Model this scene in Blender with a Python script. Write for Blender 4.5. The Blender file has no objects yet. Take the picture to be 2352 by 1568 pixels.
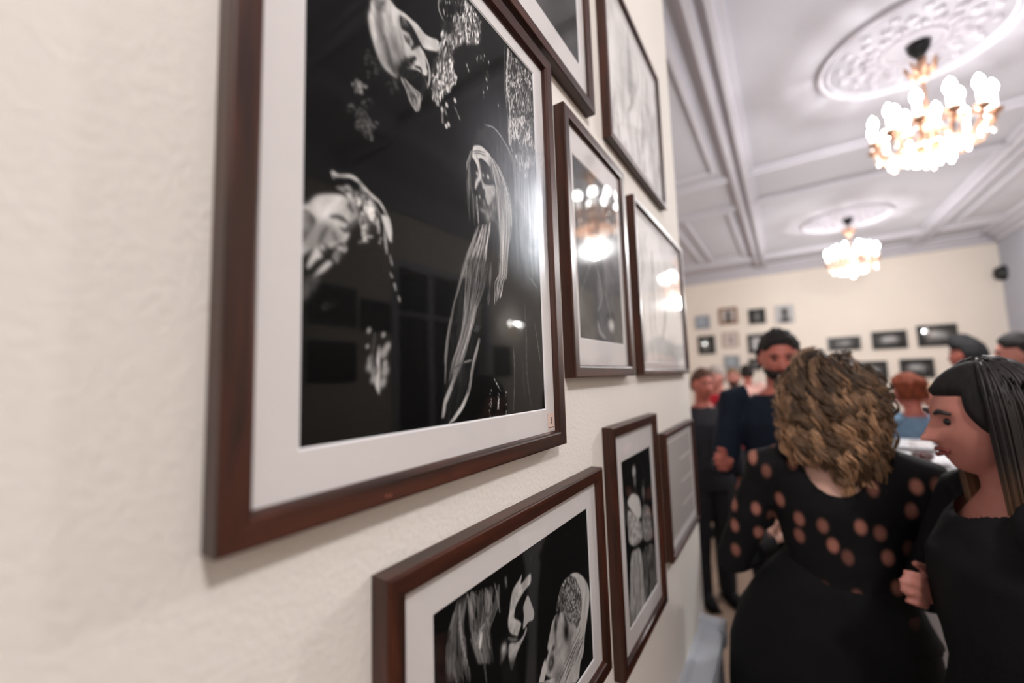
import bpy, bmesh, math, random
import numpy as np
from mathutils import Vector, Matrix, noise
rnd = random.Random(7)
nr = np.random.RandomState(11)
D = bpy.data
COL = bpy.context.scene.collection
SC = bpy.context.scene

# ------------------------------------------------------------------ camera
W, H = 2352, 1568
FPX, YAW, PIT, ROL = 943.3, 0.584744, 0.089141, -0.031650
CZ = 1.6
CAM = Vector((0, 0, CZ))
fw = Vector((-math.sin(YAW)*math.cos(PIT), math.cos(YAW)*math.cos(PIT), math.sin(PIT)))
rt0 = Vector((math.cos(YAW), math.sin(YAW), 0)); up0 = rt0.cross(fw)
rt = math.cos(ROL)*rt0 + math.sin(ROL)*up0
up = -math.sin(ROL)*rt0 + math.cos(ROL)*up0
cd = D.cameras.new('camera'); cam = D.objects.new('camera', cd); COL.objects.link(cam)
cam.matrix_world = Matrix(((rt.x, up.x, -fw.x, CAM.x), (rt.y, up.y, -fw.y, CAM.y), (rt.z, up.z, -fw.z, CAM.z), (0, 0, 0, 1)))
cd.sensor_width = 36; cd.lens = FPX/W*36; cd.clip_start = 0.02; cd.clip_end = 60
cd.dof.use_dof = True; cd.dof.focus_distance = 0.565; cd.dof.aperture_fstop = 1.45; cd.dof.aperture_blades = 0
SC.camera = cam
# ------------------------------------------------------------------ world, lamps of the room, exposure
wd = D.worlds.new('world'); SC.world = wd; wd.use_nodes = True
wd.node_tree.nodes['Background'].inputs[0].default_value = (0.35, 0.42, 0.6, 1)
wd.node_tree.nodes['Background'].inputs[1].default_value = 0.02
SC.view_settings.view_transform = 'Standard'; SC.view_settings.look = 'None'
SC.view_settings.gamma = 1; SC.view_settings.use_curve_mapping = False
SC.view_settings.exposure = 0.62
LAMP_C = (1.0, 0.985, 0.975)
LAMP_W = (92.0, 92.0, 44.0, 26.0)      # watts of the four chandeliers
BULB_E = 25.0
CHX = 0.98
CH_Y = (4.0, 8.15, -0.15, -4.3)
SCONCES = ((3.4, 6.0, -1, 0.93), (-2.5, 5.6, 1, 1.0))
CEIL = CZ + 2.33

def ray(x, y):
    return rt*((x-W/2)/FPX) - up*((y-H/2)/FPX) + fw
def at(x, y, Y):          # the point at depth Y of the room seen at pixel x, y
    d = ray(x, y); return CAM + d*(Y/d.y)
def atX(x, y, X):
    d = ray(x, y); return CAM + d*(X/d.x)

# ------------------------------------------------------------------ materials
def S(c): return tuple(((v/12.92) if v <= .04045 else ((v+.055)/1.055)**2.4) for v in c)
def newmat(name):
    m = D.materials.new(name); m.use_nodes = True
    return m, m.node_tree.nodes, m.node_tree.links, m.node_tree.nodes['Principled BSDF']
def mat(name, col, rough=.5, metal=0, coat=0, nscale=0, namt=.15, bump=0, bscale=80, stretch=None, emit=None, spec=None, sub=0):
    m, n, l, b = newmat(name)
    b.inputs['Roughness'].default_value = rough; b.inputs['Metallic'].default_value = metal
    b.inputs['Coat Weight'].default_value = coat; b.inputs['Coat Roughness'].default_value = .12
    if spec is not None: b.inputs['Specular IOR Level'].default_value = spec
    b.inputs['Base Color'].default_value = (*col, 1)
    if nscale or bump:
        tc = n.new('ShaderNodeTexCoord'); mp = n.new('ShaderNodeMapping'); l.new(tc.outputs['Object'], mp.inputs[0])
        if stretch: mp.inputs['Scale'].default_value = stretch
    if nscale:
        t = n.new('ShaderNodeTexNoise'); t.inputs['Scale'].default_value = nscale; t.inputs['Detail'].default_value = 5
        l.new(mp.outputs[0], t.inputs['Vector'])
        r = n.new('ShaderNodeValToRGB'); r.color_ramp.elements[0].position = .3; r.color_ramp.elements[1].position = .7
        r.color_ramp.elements[0].color = (*[max(0, c*(1-namt)) for c in col], 1)
        r.color_ramp.elements[1].color = (*[min(1, c*(1+namt)) for c in col], 1)
        l.new(t.outputs[0], r.inputs[0]); l.new(r.outputs[0], b.inputs['Base Color'])
    if bump:
        t2 = n.new('ShaderNodeTexNoise'); t2.inputs['Scale'].default_value = bscale; t2.inputs['Detail'].default_value = 3
        l.new(mp.outputs[0], t2.inputs['Vector'])
        bp = n.new('ShaderNodeBump'); bp.inputs['Strength'].default_value = bump; bp.inputs['Distance'].default_value = .002
        l.new(t2.outputs[0], bp.inputs['Height']); l.new(bp.outputs[0], b.inputs['Normal'])
    if emit:
        b.inputs['Emission Color'].default_value = (*emit[0], 1); b.inputs['Emission Strength'].default_value = emit[1]
    return m
def attrmat(name, rough=.5, spec=.3, mul=1.0):
    m, n, l, b = newmat(name)
    a = n.new('ShaderNodeAttribute'); a.attribute_name = 'Col'
    l.new(a.outputs['Color'], b.inputs['Base Color'])
    b.inputs['Roughness'].default_value = rough; b.inputs['Specular IOR Level'].default_value = spec
    return m
def glassmat(name, ior=1.45, haze=.0, hrough=.16):
    m, n, l, b = newmat(name); n.remove(b)
    out = n['Material Output']; tr = n.new('ShaderNodeBsdfTransparent'); gl = n.new('ShaderNodeBsdfGlossy'); gl.inputs['Roughness'].default_value = 0.0
    gh = n.new('ShaderNodeBsdfGlossy'); gh.inputs['Roughness'].default_value = hrough
    mx0 = n.new('ShaderNodeMixShader'); mx0.inputs[0].default_value = haze
    fr = n.new('ShaderNodeFresnel'); fr.inputs[0].default_value = ior; mx = n.new('ShaderNodeMixShader')
    l.new(gl.outputs[0], mx0.inputs[1]); l.new(gh.outputs[0], mx0.inputs[2])
    ge = n.new('ShaderNodeNewGeometry'); mr = n.new('ShaderNodeMapRange'); l.new(ge.outputs['Backfacing'], mr.inputs[0])
    mr.inputs[3].default_value = ior; mr.inputs[4].default_value = 1/ior; l.new(mr.outputs[0], fr.inputs[0])   # a pane reflects alike from both sides
    l.new(fr.outputs[0], mx.inputs[0]); l.new(tr.outputs[0], mx.inputs[1]); l.new(mx0.outputs[0], mx.inputs[2])
    l.new(mx.outputs[0], out.inputs[0])
    return m
def woodmat(name, st, base, hi):
    m, n, l, b = newmat(name)
    tc = n.new('ShaderNodeTexCoord'); mp = n.new('ShaderNodeMapping'); mp.inputs['Scale'].default_value = st
    l.new(tc.outputs['Object'], mp.inputs[0])
    t = n.new('ShaderNodeTexNoise'); t.inputs['Scale'].default_value = 1; t.inputs['Detail'].default_value = 8; t.inputs['Roughness'].default_value = .62
    t.inputs['Distortion'].default_value = .6
    l.new(mp.outputs[0], t.inputs['Vector'])
    r = n.new('ShaderNodeValToRGB'); r.color_ramp.elements[0].position = .33; r.color_ramp.elements[1].position = .72
    r.color_ramp.elements[0].color = (*base, 1); r.color_ramp.elements[1].color = (*hi, 1)
    l.new(t.outputs[0], r.inputs[0]); l.new(r.outputs[0], b.inputs['Base Color'])
    b.inputs['Roughness'].default_value = .42; b.inputs['Coat Weight'].default_value = .2; b.inputs['Coat Roughness'].default_value = .22
    b.inputs['Specular IOR Level'].default_value = .35
    return m
def glaresmear(name, ior, c, rad):  # smear mask and blue tint placed to put a chandelier glare on the pane
    m = glassmat(name, ior, .05, .10); n, l = m.node_tree.nodes, m.node_tree.links
    out = n['Material Output']; prev = out.inputs[0].links[0].from_socket
    tc = n.new('ShaderNodeTexCoord'); mp = n.new('ShaderNodeMapping'); l.new(tc.outputs['Object'], mp.inputs[0])
    mp.inputs['Location'].default_value = (0, -c[0]/rad[0], -c[1]/rad[1]); mp.inputs['Scale'].default_value = (0, 1/rad[0], 1/rad[1])
    gr = n.new('ShaderNodeTexGradient'); gr.gradient_type = 'QUADRATIC_SPHERE'; l.new(mp.outputs[0], gr.inputs[0])
    m2 = n.new('ShaderNodeMapping'); m2.inputs['Scale'].default_value = (1, 160, 14); l.new(tc.outputs['Object'], m2.inputs[0])
    t = n.new('ShaderNodeTexNoise'); t.inputs['Scale'].default_value = 1; t.inputs['Detail'].default_value = 6; l.new(m2.outputs[0], t.inputs['Vector'])
    a = n.new('ShaderNodeMapRange'); a.inputs[1].default_value = .3; a.inputs[2].default_value = .7; a.inputs[3].default_value = .7; a.inputs[4].default_value = 1.2; l.new(t.outputs[0], a.inputs[0])
    mu = n.new('ShaderNodeMath'); mu.operation = 'MULTIPLY'; l.new(gr.outputs[1], mu.inputs[0]); l.new(a.outputs[0], mu.inputs[1])
    m3 = n.new('ShaderNodeMath'); m3.operation = 'MULTIPLY_ADD'; l.new(mu.outputs[0], m3.inputs[0]); m3.inputs[1].default_value = .75; m3.inputs[2].default_value = .0
    g2 = n.new('ShaderNodeBsdfGlossy'); g2.inputs['Roughness'].default_value = .36; g2.inputs['Color'].default_value = (.86, .93, 1, 1)
    mx = n.new('ShaderNodeMixShader'); l.new(m3.outputs[0], mx.inputs[0]); l.new(prev, mx.inputs[1]); l.new(g2.outputs[0], mx.inputs[2]); l.new(mx.outputs[0], out.inputs[0])
    return m
M = {}
M['wall'] = mat('cream wall paint', S((.90, .880, .855)), .85, nscale=1.6, namt=.03, bump=.55, bscale=170)
M['wallfar'] = mat('cream far wall paint', S((.90, .862, .82)), .9, nscale=1.2, namt=.03)
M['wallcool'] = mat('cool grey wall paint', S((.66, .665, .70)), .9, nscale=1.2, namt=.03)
M['ceil'] = mat('white ceiling paint', S((.705, .70, .73)), .9, nscale=.8, namt=.03)
M['plaster'] = mat('white plaster moulding', S((.745, .735, .765)), .8)
M['floor'] = mat('brown oiled floorboards', S((.50, .42, .36)), .45, nscale=3, namt=.25, stretch=(12, .8, 1))
M['wv'] = woodmat('mahogany stained wood vertical', (70, 70, 6), (.012, .0030, .0014), (.075, .0180, .0070))
M['wh'] = woodmat('mahogany stained wood horizontal', (70, 6, 70), (.012, .0030, .0014), (.075, .0180, .0070))
M['mat'] = mat('pale grey mount board', S((.845, .83, .83)), .8, nscale=2, namt=.02)
M['matbevel'] = mat('white board cut edge', S((.93, .93, .94)), .7)
M['print'] = attrmat('black and white photographic print', .6, .04)
M['glass'] = glassmat('picture glass', 1.5, .12, .12)
M['glasshaze'] = glaresmear('picture glass with a smeared glare patch', 1.33, (.20, .38), (.22, .18))
M['glassplain'] = glassmat('clear picture glass', 1.5, 0)
M['back'] = mat('brown hardboard', S((.35, .27, .2)), .8)
M['blackframe'] = mat('black lacquered wood', S((.09, .09, .10)), .35)
M['brownframe'] = mat('light brown wood', S((.48, .32, .20)), .4)
M['silverframe'] = mat('pale silver wood', S((.70, .68, .68)), .4)
M['brass'] = mat('aged brass', S((.80, .64, .54)), .4, metal=.8)
M['dark'] = mat('dark bronze', S((.10, .10, .11)), .4, metal=.6)
M['sleeve'] = mat('glowing white candle sleeve', S((.95, .95, .95)), .5, emit=((1, .93, .86), 1.4))  # emission stands in for the bulb light falling on the sleeve
M['bulb'] = mat('lit candle bulb', (1, 1, 1), .3, emit=(LAMP_C, BULB_E))
M['crystal'] = mat('crystal drop', S((.96, .93, .91)), .12, metal=.2, spec=1)
M['cloth'] = mat('white tablecloth', S((.86, .86, .88)), .8, nscale=6, namt=.03)
M['china'] = mat('white china', S((.95, .95, .96)), .2, coat=.5)
M['ledge'] = mat('pale grey painted ledge', S((.72, .74, .77)), .45, nscale=5, namt=.04)
M['spk'] = mat('black plastic', S((.07, .07, .08)), .5)
M['skin'] = mat('warm skin', S((.72, .475, .43)), .5, nscale=14, namt=.09, spec=.4)
M['skinred'] = mat('flushed skin', S((.68, .38, .33)), .5, nscale=14, namt=.1)
M['skinpale'] = mat('pale skin', S((.93, .74, .67)), .5, nscale=14, namt=.05)
M['eyew'] = mat('eye', S((.05, .04, .04)), .2)
M['lip'] = mat('lips', S((.50, .22, .20)), .45)
M['winglass'] = glassmat('window glass', 1.5, 0)
M['hair'] = attrmat('hair strands', .5, .35)

# ------------------------------------------------------------------ object helpers
def mesh(name, v, f, m, parent=None, smooth=False, org=None, link=True):
    me = D.meshes.new(name)
    o3 = Vector(org) if org is not None else (parent.get('_w') and Vector(parent['_w']) or Vector((0, 0, 0))) if parent else Vector((0, 0, 0))
    me.from_pydata([tuple(Vector(p)-o3) for p in v], [], f); me.update()
    if m: me.materials.append(m)
    if smooth: me.polygons.foreach_set('use_smooth', [True]*len(me.polygons))
    o = D.objects.new(name, me); COL.objects.link(o)
    if parent: o.parent = parent; o['_w'] = list(o3)
    elif org is not None: o.location = o3
    return o
def empty(name, loc, label, cat, group=None):
    o = D.objects.new(name, None); COL.objects.link(o); o.location = loc; o.empty_display_size = .05
    o['_w'] = list(loc); tag(o, label, cat, group); return o
def tag(o, label=None, cat=None, group=None):
    if label: o['label'] = label
    if cat: o['category'] = cat
    if group: o['group'] = group
    return o
def box(x0, x1, y0, y1, z0, z1):
    v = [(x, y, z) for x in (x0, x1) for y in (y0, y1) for z in (z0, z1)]
    f = [(0, 1, 3, 2), (4, 6, 7, 5), (0, 4, 5, 1), (2, 3, 7, 6), (0, 2, 6, 4), (1, 5, 7, 3)]
    return v, f
def join(*vf):
    V, F = [], []
    for v, f in vf:
        n = len(V); V += list(v); F += [tuple(i+n for i in q) for q in f]
    return V, F
def lathe(prof, c=(0, 0, 0), n=20):
    V, F = [], []
    for r, z in prof:
        for k in range(n):
            a = 2*math.pi*k/n; V.append((c[0]+r*math.cos(a), c[1]+r*math.sin(a), c[2]+z))
    for i in range(len(prof)-1):
        for k in range(n):
            F.append((i*n+k, i*n+(k+1) % n, (i+1)*n+(k+1) % n, (i+1)*n+k))
    F.append(tuple(range(n))[::-1]); F.append(tuple((len(prof)-1)*n+k for k in range(n)))
    return V, F
def tube(pts, rad, n=8, flat=1.0):
    pts = [Vector(p) for p in pts]; V, F = [], []
    if not hasattr(rad, '__len__'): rad = [rad]*len(pts)
    ref = Vector((.31, .17, .93))
    for i, p in enumerate(pts):
        t = (pts[min(i+1, len(pts)-1)]-pts[max(i-1, 0)]).normalized()
        a = t.cross(ref)
        if a.length < .1: a = t.cross(Vector((1, 0, 0)))
        a.normalize(); b = t.cross(a)
        for k in range(n):
            q = 2*math.pi*k/n; V.append(tuple(p+a*(rad[i]*math.cos(q))+b*(rad[i]*flat*math.sin(q))))
    for i in range(len(pts)-1):
        for k in range(n): F.append((i*n+k, i*n+(k+1) % n, (i+1)*n+(k+1) % n, (i+1)*n+k))
    F.append(tuple(range(n))[::-1]); F.append(tuple((len(pts)-1)*n+k for k in range(n)))
    return V, F
def ball(c, r, seg=10, ring=7):
    if not hasattr(r, '__len__'): r = (r, r, r)
    V, F = [], []
    for i in range(ring+1):
        th = math.pi*i/ring
        for k in range(seg):
            a = 2*math.pi*k/seg
            V.append((c[0]+r[0]*math.sin(th)*math.cos(a), c[1]+r[1]*math.sin(th)*math.sin(a), c[2]+r[2]*math.cos(th)))
    for i in range(ring):
        for k in range(seg): F.append((i*seg+k, (i+1)*seg+k, (i+1)*seg+(k+1) % seg, i*seg+(k+1) % seg))
    return V, F
def struct(name, vf, m, smooth=False):
    o = mesh(name, vf[0], vf[1], m, smooth=smooth); o['kind'] = 'structure'; return o
def copy_tree(o, parent=None):
    c = o.copy(); COL.objects.link(c); c.parent = parent
    for ch in o.children: copy_tree(ch, c)
    return c

# ------------------------------------------------------------------ the room
WX = -0.3129         # face of the picture wall
WE = 1.686           # where the picture wall ends
XR, XL, YF, YB = 3.4, -2.5, 10.9, -6.0
struct('floor', box(XL-.2, XR+.2, YB-.2, YF+.2, -.1, 0), M['floor'])
struct('ceiling', box(XL-.2, XR+.2, YB-.2, YF+.2, CEIL, CEIL+.1), M['ceil'])
struct('wall_left', box(XL-.2, WX, YB, WE, 0, CEIL), M['wall'])
struct('wall_far', box(XL-.2, XR+.2, YF, YF+.2, 0, CEIL), M['wallfar'])
struct('wall_alcove', box(XL-.2, XL, WE, YF, 0, CEIL), M['wallfar'])
struct('wall_back', box(WX, XR+.2, YB-.2, YB, 0, CEIL), M['wallfar'])
WY0, WY1, WZ0, WZ1 = 3.45, 5.3, CZ-.75, CZ+1.45      # window in the right wall
struct('wall_right', join(box(XR, XR+.2, YB, WY0, 0, CEIL), box(XR, XR+.2, WY1, 10.0, 0, CEIL), box(XR, XR+.2, WY0, WY1, 0, WZ0), box(XR, XR+.2, WY0, WY1, WZ1, CEIL)), M['wallfar'])
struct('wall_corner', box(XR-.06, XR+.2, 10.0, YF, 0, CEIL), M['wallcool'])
struct('baseboard_far', box(XL, XR-.06, YF-.02, YF, 0, .14), M['plaster'])
struct('baseboard_left', box(WX, WX+.015, YB, WE, 0, .14), M['plaster'])
# window of the right wall: frame, mullions and dark panes
fr = join(box(XR-.03, XR+.05, WY0-.08, WY0, WZ0, WZ1), box(XR-.03, XR+.05, WY1, WY1+.08, WZ0, WZ1),
          box(XR-.03, XR+.05, WY0-.08, WY1+.08, WZ1, WZ1+.1), box(XR-.1, XR+.05, WY0-.12, WY1+.12, WZ0-.05, WZ0))
w1 = struct('window_1', fr, M['plaster'])
for k in range(3):
    y0 = WY0+(WY1-WY0)*k/3; y1 = WY0+(WY1-WY0)*(k+1)/3
    mesh('sash', *join(box(XR+.01, XR+.05, y0, y0+.04, WZ0, WZ1), box(XR+.01, XR+.05, y1-.04, y1, WZ0, WZ1), box(XR+.01, XR+.05, y0+.04, y1-.04, WZ1-.6, WZ1-.56)), M['plaster'], w1)
    for z0, z1 in ((WZ0, WZ1-.6), (WZ1-.56, WZ1)):
        mesh('pane', *box(XR+.028, XR+.032, y0+.04, y1-.04, z0, z1), M['winglass'], w1)
# ceiling mouldings
def strip(x0, x1, y0, y1, h, r=.02):
    return box(x0, x1, y0, y1, CEIL-h, CEIL+.01)
def ystrip(name, x, wds, y0, y1):       # stepped moulding running along the room
    struct(name, join(*[strip(x+a, x+b, y0, y1, h) for a, b, h in wds]), M['plaster'])
def xstrip(name, y, wds, x0, x1):
    struct(name, join(*[strip(x0, x1, y+a, y+b, h) for a, b, h in wds]), M['plaster'])
BEAM = ((-.14, -.10, .03), (-.10, -.055, .065), (-.055, .02, .03), (.02, .06, .075), (.06, .12, .035))
ystrip('trim_1', -.27, BEAM, WE-6, YF)
ystrip('trim_2', 2.22, tuple((-b, -a, h) for a, b, h in BEAM), YB, YF)
n = 3
for y in (5.43, 6.45, 1.5, 2.45, -2.6, -1.7):
    a, b = ((-.045, 0, .03), (0, .04, .06)); s = 1 if y in (5.43, 1.5, -2.6) else -1
    xstrip('trim_%d' % n, y, ((-.05, .0, .03), (0, .045, .055)) if s > 0 else ((-.045, 0, .055), (0, .05, .03)), -.21, 2.16); n += 1
for y in (5.43, 6.45):
    xstrip('trim_%d' % n, y, ((-.05, 0, .03), (0, .045, .055)), XL, -.41); n += 1
for y in (5.43, 6.45, 2.45, 1.5):
    xstrip('trim_%d' % n, y, ((-.05, 0, .03), (0, .045, .055)), 2.36, XR); n += 1
def rectframe(name, x0, x1, y0, y1, w=.05, h=.03):
    struct(name, join(strip(x0, x1, y0, y0+w, h), strip(x0, x1, y1-w, y1, h), strip(x0, x0+w, y0+w, y1-w, h), strip(x1-w, x1, y0+w, y1-w, h)), M['plaster'])
rectframe('trim_%d' % n, -1.15, -.5, 6.62, 9.45); n += 1
rectframe('trim_%d' % n, XL+.15, -1.3, 6.62, 9.45); n += 1
rectframe('trim_%d' % n, -2.3, -.5, 2.0, 5.2); n += 1
rectframe('trim_%d' % n, 2.5, 3.1, 6.62, 9.6); n += 1
rectframe('trim_%d' % n, 2.5, 3.1, 2.6, 5.3); n += 1
xstrip('trim_%d' % n, 9.75, ((-.1, -.05, .03), (-.05, .05, .06), (.05, .09, .03)), XL, XR); n += 1
# cornices at the walls
struct('trim_%d' % n, join(box(XL, XR-.06, YF-.34, YF-.22, CEIL-.05, CEIL), box(XL, XR-.06, YF-.22, YF-.10, CEIL-.10, CEIL), box(XL, XR-.06, YF-.10, YF, CEIL-.17, CEIL)), M['plaster']); n += 1
struct('trim_%d' % n, join(box(XR-.34, XR, YB, YF, CEIL-.05, CEIL), box(XR-.22, XR, YB, YF, CEIL-.10, CEIL), box(XR-.12, XR, YB, YF, CEIL-.17, CEIL)), M['plaster']); n += 1
struct('trim_%d' % n, join(box(XL, XL+.22, WE, YF, CEIL-.08, CEIL), box(XL, XL+.1, WE, YF, CEIL-.16, CEIL)), M['plaster']); n += 1
# ceiling roses
def rose(y, label):
    t = empty('ceiling_rose', (CHX-.03, y, CEIL), label, 'ceiling rose', 'plaster roses above the chandeliers')
    c = (CHX-.03, y, CEIL)
    mesh('rose_disc', *lathe([(.05, -.002), (.52, -.008), (.525, .0)], c, 48), M['ceil'], t, True)
    V, F = [], []
    for (R, r) in ((.55, .022), (.50, .010), (.17, .014)):
        nn = 64
        for k in range(nn):
            a = 2*math.pi*k/nn
            for j in range(8):
                b = 2*math.pi*j/8
                V.append((c[0]+(R+r*math.cos(b))*math.cos(a), c[1]+(R+r*math.cos(b))*math.sin(a), c[2]-.006+r*math.sin(b)*1.3))
        base = len(V)-nn*8
        for k in range(nn):
            for j in range(8):
                F.append((base+k*8+j, base+((k+1) % nn)*8+j, base+((k+1) % nn)*8+(j+1) % 8, base+k*8+(j+1) % 8))
    mesh('rose_ring', V, F, M['plaster'], t, True)
    L = []
    for k in range(16):
        a = 2*math.pi*k/16
        for R, s in ((.25, .05), (.34, .04), (.42, .03)):
            aa = a+(.2 if R == .34 else 0)
            p = Vector((c[0]+R*math.cos(aa), c[1]+R*math.sin(aa), c[2]-.012))
            d = Vector((math.cos(aa), math.sin(aa), 0)); e = Vector((-d.y, d.x, 0))
            for sg in (-1, 1):
                L.append(tube([p-d*s, p+e*sg*s*.45, p+d*s*.9+e*sg*s*.1], [.006, .017, .005], 6))
    o = mesh('leaf_relief', *join(*L), M['plaster'], t, True); o['kind'] = 'stuff'
rose(CH_Y[0], 'large white plaster ceiling rose above the nearest visible chandelier')
rose(CH_Y[1], 'smaller-looking white plaster ceiling rose above the chandelier near far wall')

# ------------------------------------------------------------------ chandeliers
def chandelier(y, label):
    c = Vector((CHX, y, 0)); zb = CZ+1.80
    t = empty('chandelier', (CHX, y, CEIL), label, 'chandelier', 'brass candle chandeliers along the ceiling')
    mesh('canopy', *lathe([(.01, -.12), (.03, -.10), (.062, -.05), (.07, 0)], (c.x, c.y, CEIL)), M['dark'], t, True)
    orn = [lathe([(.01, -.30), (.03, -.28), (.055, -.22), (.03, -.17), (.02, -.12)], (c.x, c.y, CEIL))]
    for k in range(8):
        a = 2*math.pi*k/8; d = Vector((math.cos(a), math.sin(a), 0))
        p = Vector((c.x, c.y, CEIL))
        orn.append(tube([p+d*.02+Vector((0, 0, -.25)), p+d*.07+Vector((0, 0, -.22)), p+d*.09+Vector((0, 0, -.16)), p+d*.07+Vector((0, 0, -.17))], [.008, .012, .01, .004], 6))
    mesh('ornament', *join(*orn), M['brass'], t, True)
    mesh('stem', *join(tube([(c.x, c.y, CEIL-.28), (c.x, c.y, zb-.30)], .010), lathe([(.012, .1), (.03, .04), (.05, -.02), (.035, -.1), (.055, -.2), (.075, -.27), (.05, -.33), (.02, -.36), (.004, -.40)], (c.x, c.y, zb-.02))), M['brass'], t, True)
    arms, drops = [], []
    outer = [(2*math.pi*(k+.3)/12, .305, 0) for k in range(12)]
    inner = [(2*math.pi*k/6, .165, .07) for k in range(6)]
    for a, R, dz in outer+inner:
        d = Vector((math.cos(a), math.sin(a), 0)); p = Vector((c.x, c.y, zb+dz))
        g = M['brass']
        am = mesh('arm', *join(tube([p+d*.04+Vector((0, 0, -.22)), p+d*R*.45+Vector((0, 0, -.30)), p+d*R*.85+Vector((0, 0, -.28)), p+d*R+Vector((0, 0, -.20)), p+d*R+Vector((0, 0, -.16))], [.012, .013, .011, .009, .009], 7),
             lathe([(.008, -.185), (.03, -.175), (.042, -.155), (.04, -.15), (.012, -.15)], tuple(p+d*R), 12)), g, t, True)
        mesh('candle_sleeve', *lathe([(.017, -.15), (.017, -.045), (.012, -.04)], tuple(p+d*R), 10), M['sleeve'], am, True)
        mesh('bulb', *lathe([(.010, -.042), (.023, -.02), (.027, .0), (.022, .025), (.010, .048), (.002, .058)], tuple(p+d*R), 12), M['bulb'], am, True)
    for k in range(44):
        a = rnd.uniform(0, 6.283); R = rnd.choice((.09, .16, .24, .29)); z = zb-.33+.09*(R/.3)-rnd.uniform(0, .05)
        q = Vector((c.x+R*math.cos(a), c.y+R*math.sin(a), z)); s = rnd.uniform(.012, .02)
        drops.append(ball(q, (s, s, s*1.9), 6, 4))
    o = mesh('crystal_drops', *join(*drops), M['crystal'], t); o['kind'] = 'stuff'
    ring = []
    for R, z in ((.30, -.20), (.2, -.28)):
        pts = [(c.x+R*math.cos(2*math.pi*k/32), c.y+R*math.sin(2*math.pi*k/32), zb+z) for k in range(33)]
        ring.append(tube(pts, .011, 6))
    mesh('ring', *join(*ring), M['brass'], t, True)
    ld = D.lights.new('chandelier_light', 'POINT'); ld.energy = LAMP_W[CH_Y.index(y)]; ld.color = LAMP_C; ld.shadow_soft_size = .09
    lo = D.objects.new('chandelier_light', ld); COL.objects.link(lo); lo.parent = t; lo.location = (0, 0, zb-.49-CEIL)
chandelier(CH_Y[0], 'nearest brass chandelier with white candle bulbs, hanging from the large rose')
chandelier(CH_Y[1], 'farther brass chandelier with white candle bulbs, close to the far wall')
chandelier(CH_Y[2], 'brass chandelier hanging above the photographer, out of frame')
chandelier(CH_Y[3], 'brass chandelier at the back of the hall, out of frame')
def sconce(x, y, s, dz, label):
    z = CZ+dz; t = empty('wall_sconce', (x, y, z), label, 'wall lamp')
    mesh('backplate', *box(min(x, x+s*.015), max(x, x+s*.015), y-.04, y+.04, z-.16, z+.06), M['brass'], t)
    for e in (-1, 1):
        q = Vector((x+s*.12, y+e*.17, z))
        am = mesh('arm', *tube([(x+s*.01, y, z-.10), (x+s*.08, y+e*.06, z-.15), tuple(q+Vector((0, 0, -.13))), tuple(q+Vector((0, 0, -.09)))], .008, 6), M['brass'], t, True)
        mesh('candle_sleeve', *lathe([(.016, -.10), (.016, -.03)], tuple(q), 10), M['sleeve'], am, True)
        mesh('bulb', *lathe([(.010, -.03), (.028, -.01), (.03, .01), (.022, .035), (.004, .055)], tuple(q), 12), M['bulb'], am, True)
    ld = D.lights.new('sconce_light', 'POINT'); ld.energy = 9; ld.color = LAMP_C; ld.shadow_soft_size = .02
    lo = D.objects.new('sconce_light', ld); COL.objects.link(lo); lo.parent = t; lo.location = (s*.14, 0, .02)
sconce(XR, 6.0, -1, .93, 'two-candle brass wall lamp on the right wall beyond the window')
sconce(XL, 5.6, 1, 1.0, 'two-candle brass wall lamp on the alcove wall')

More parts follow.
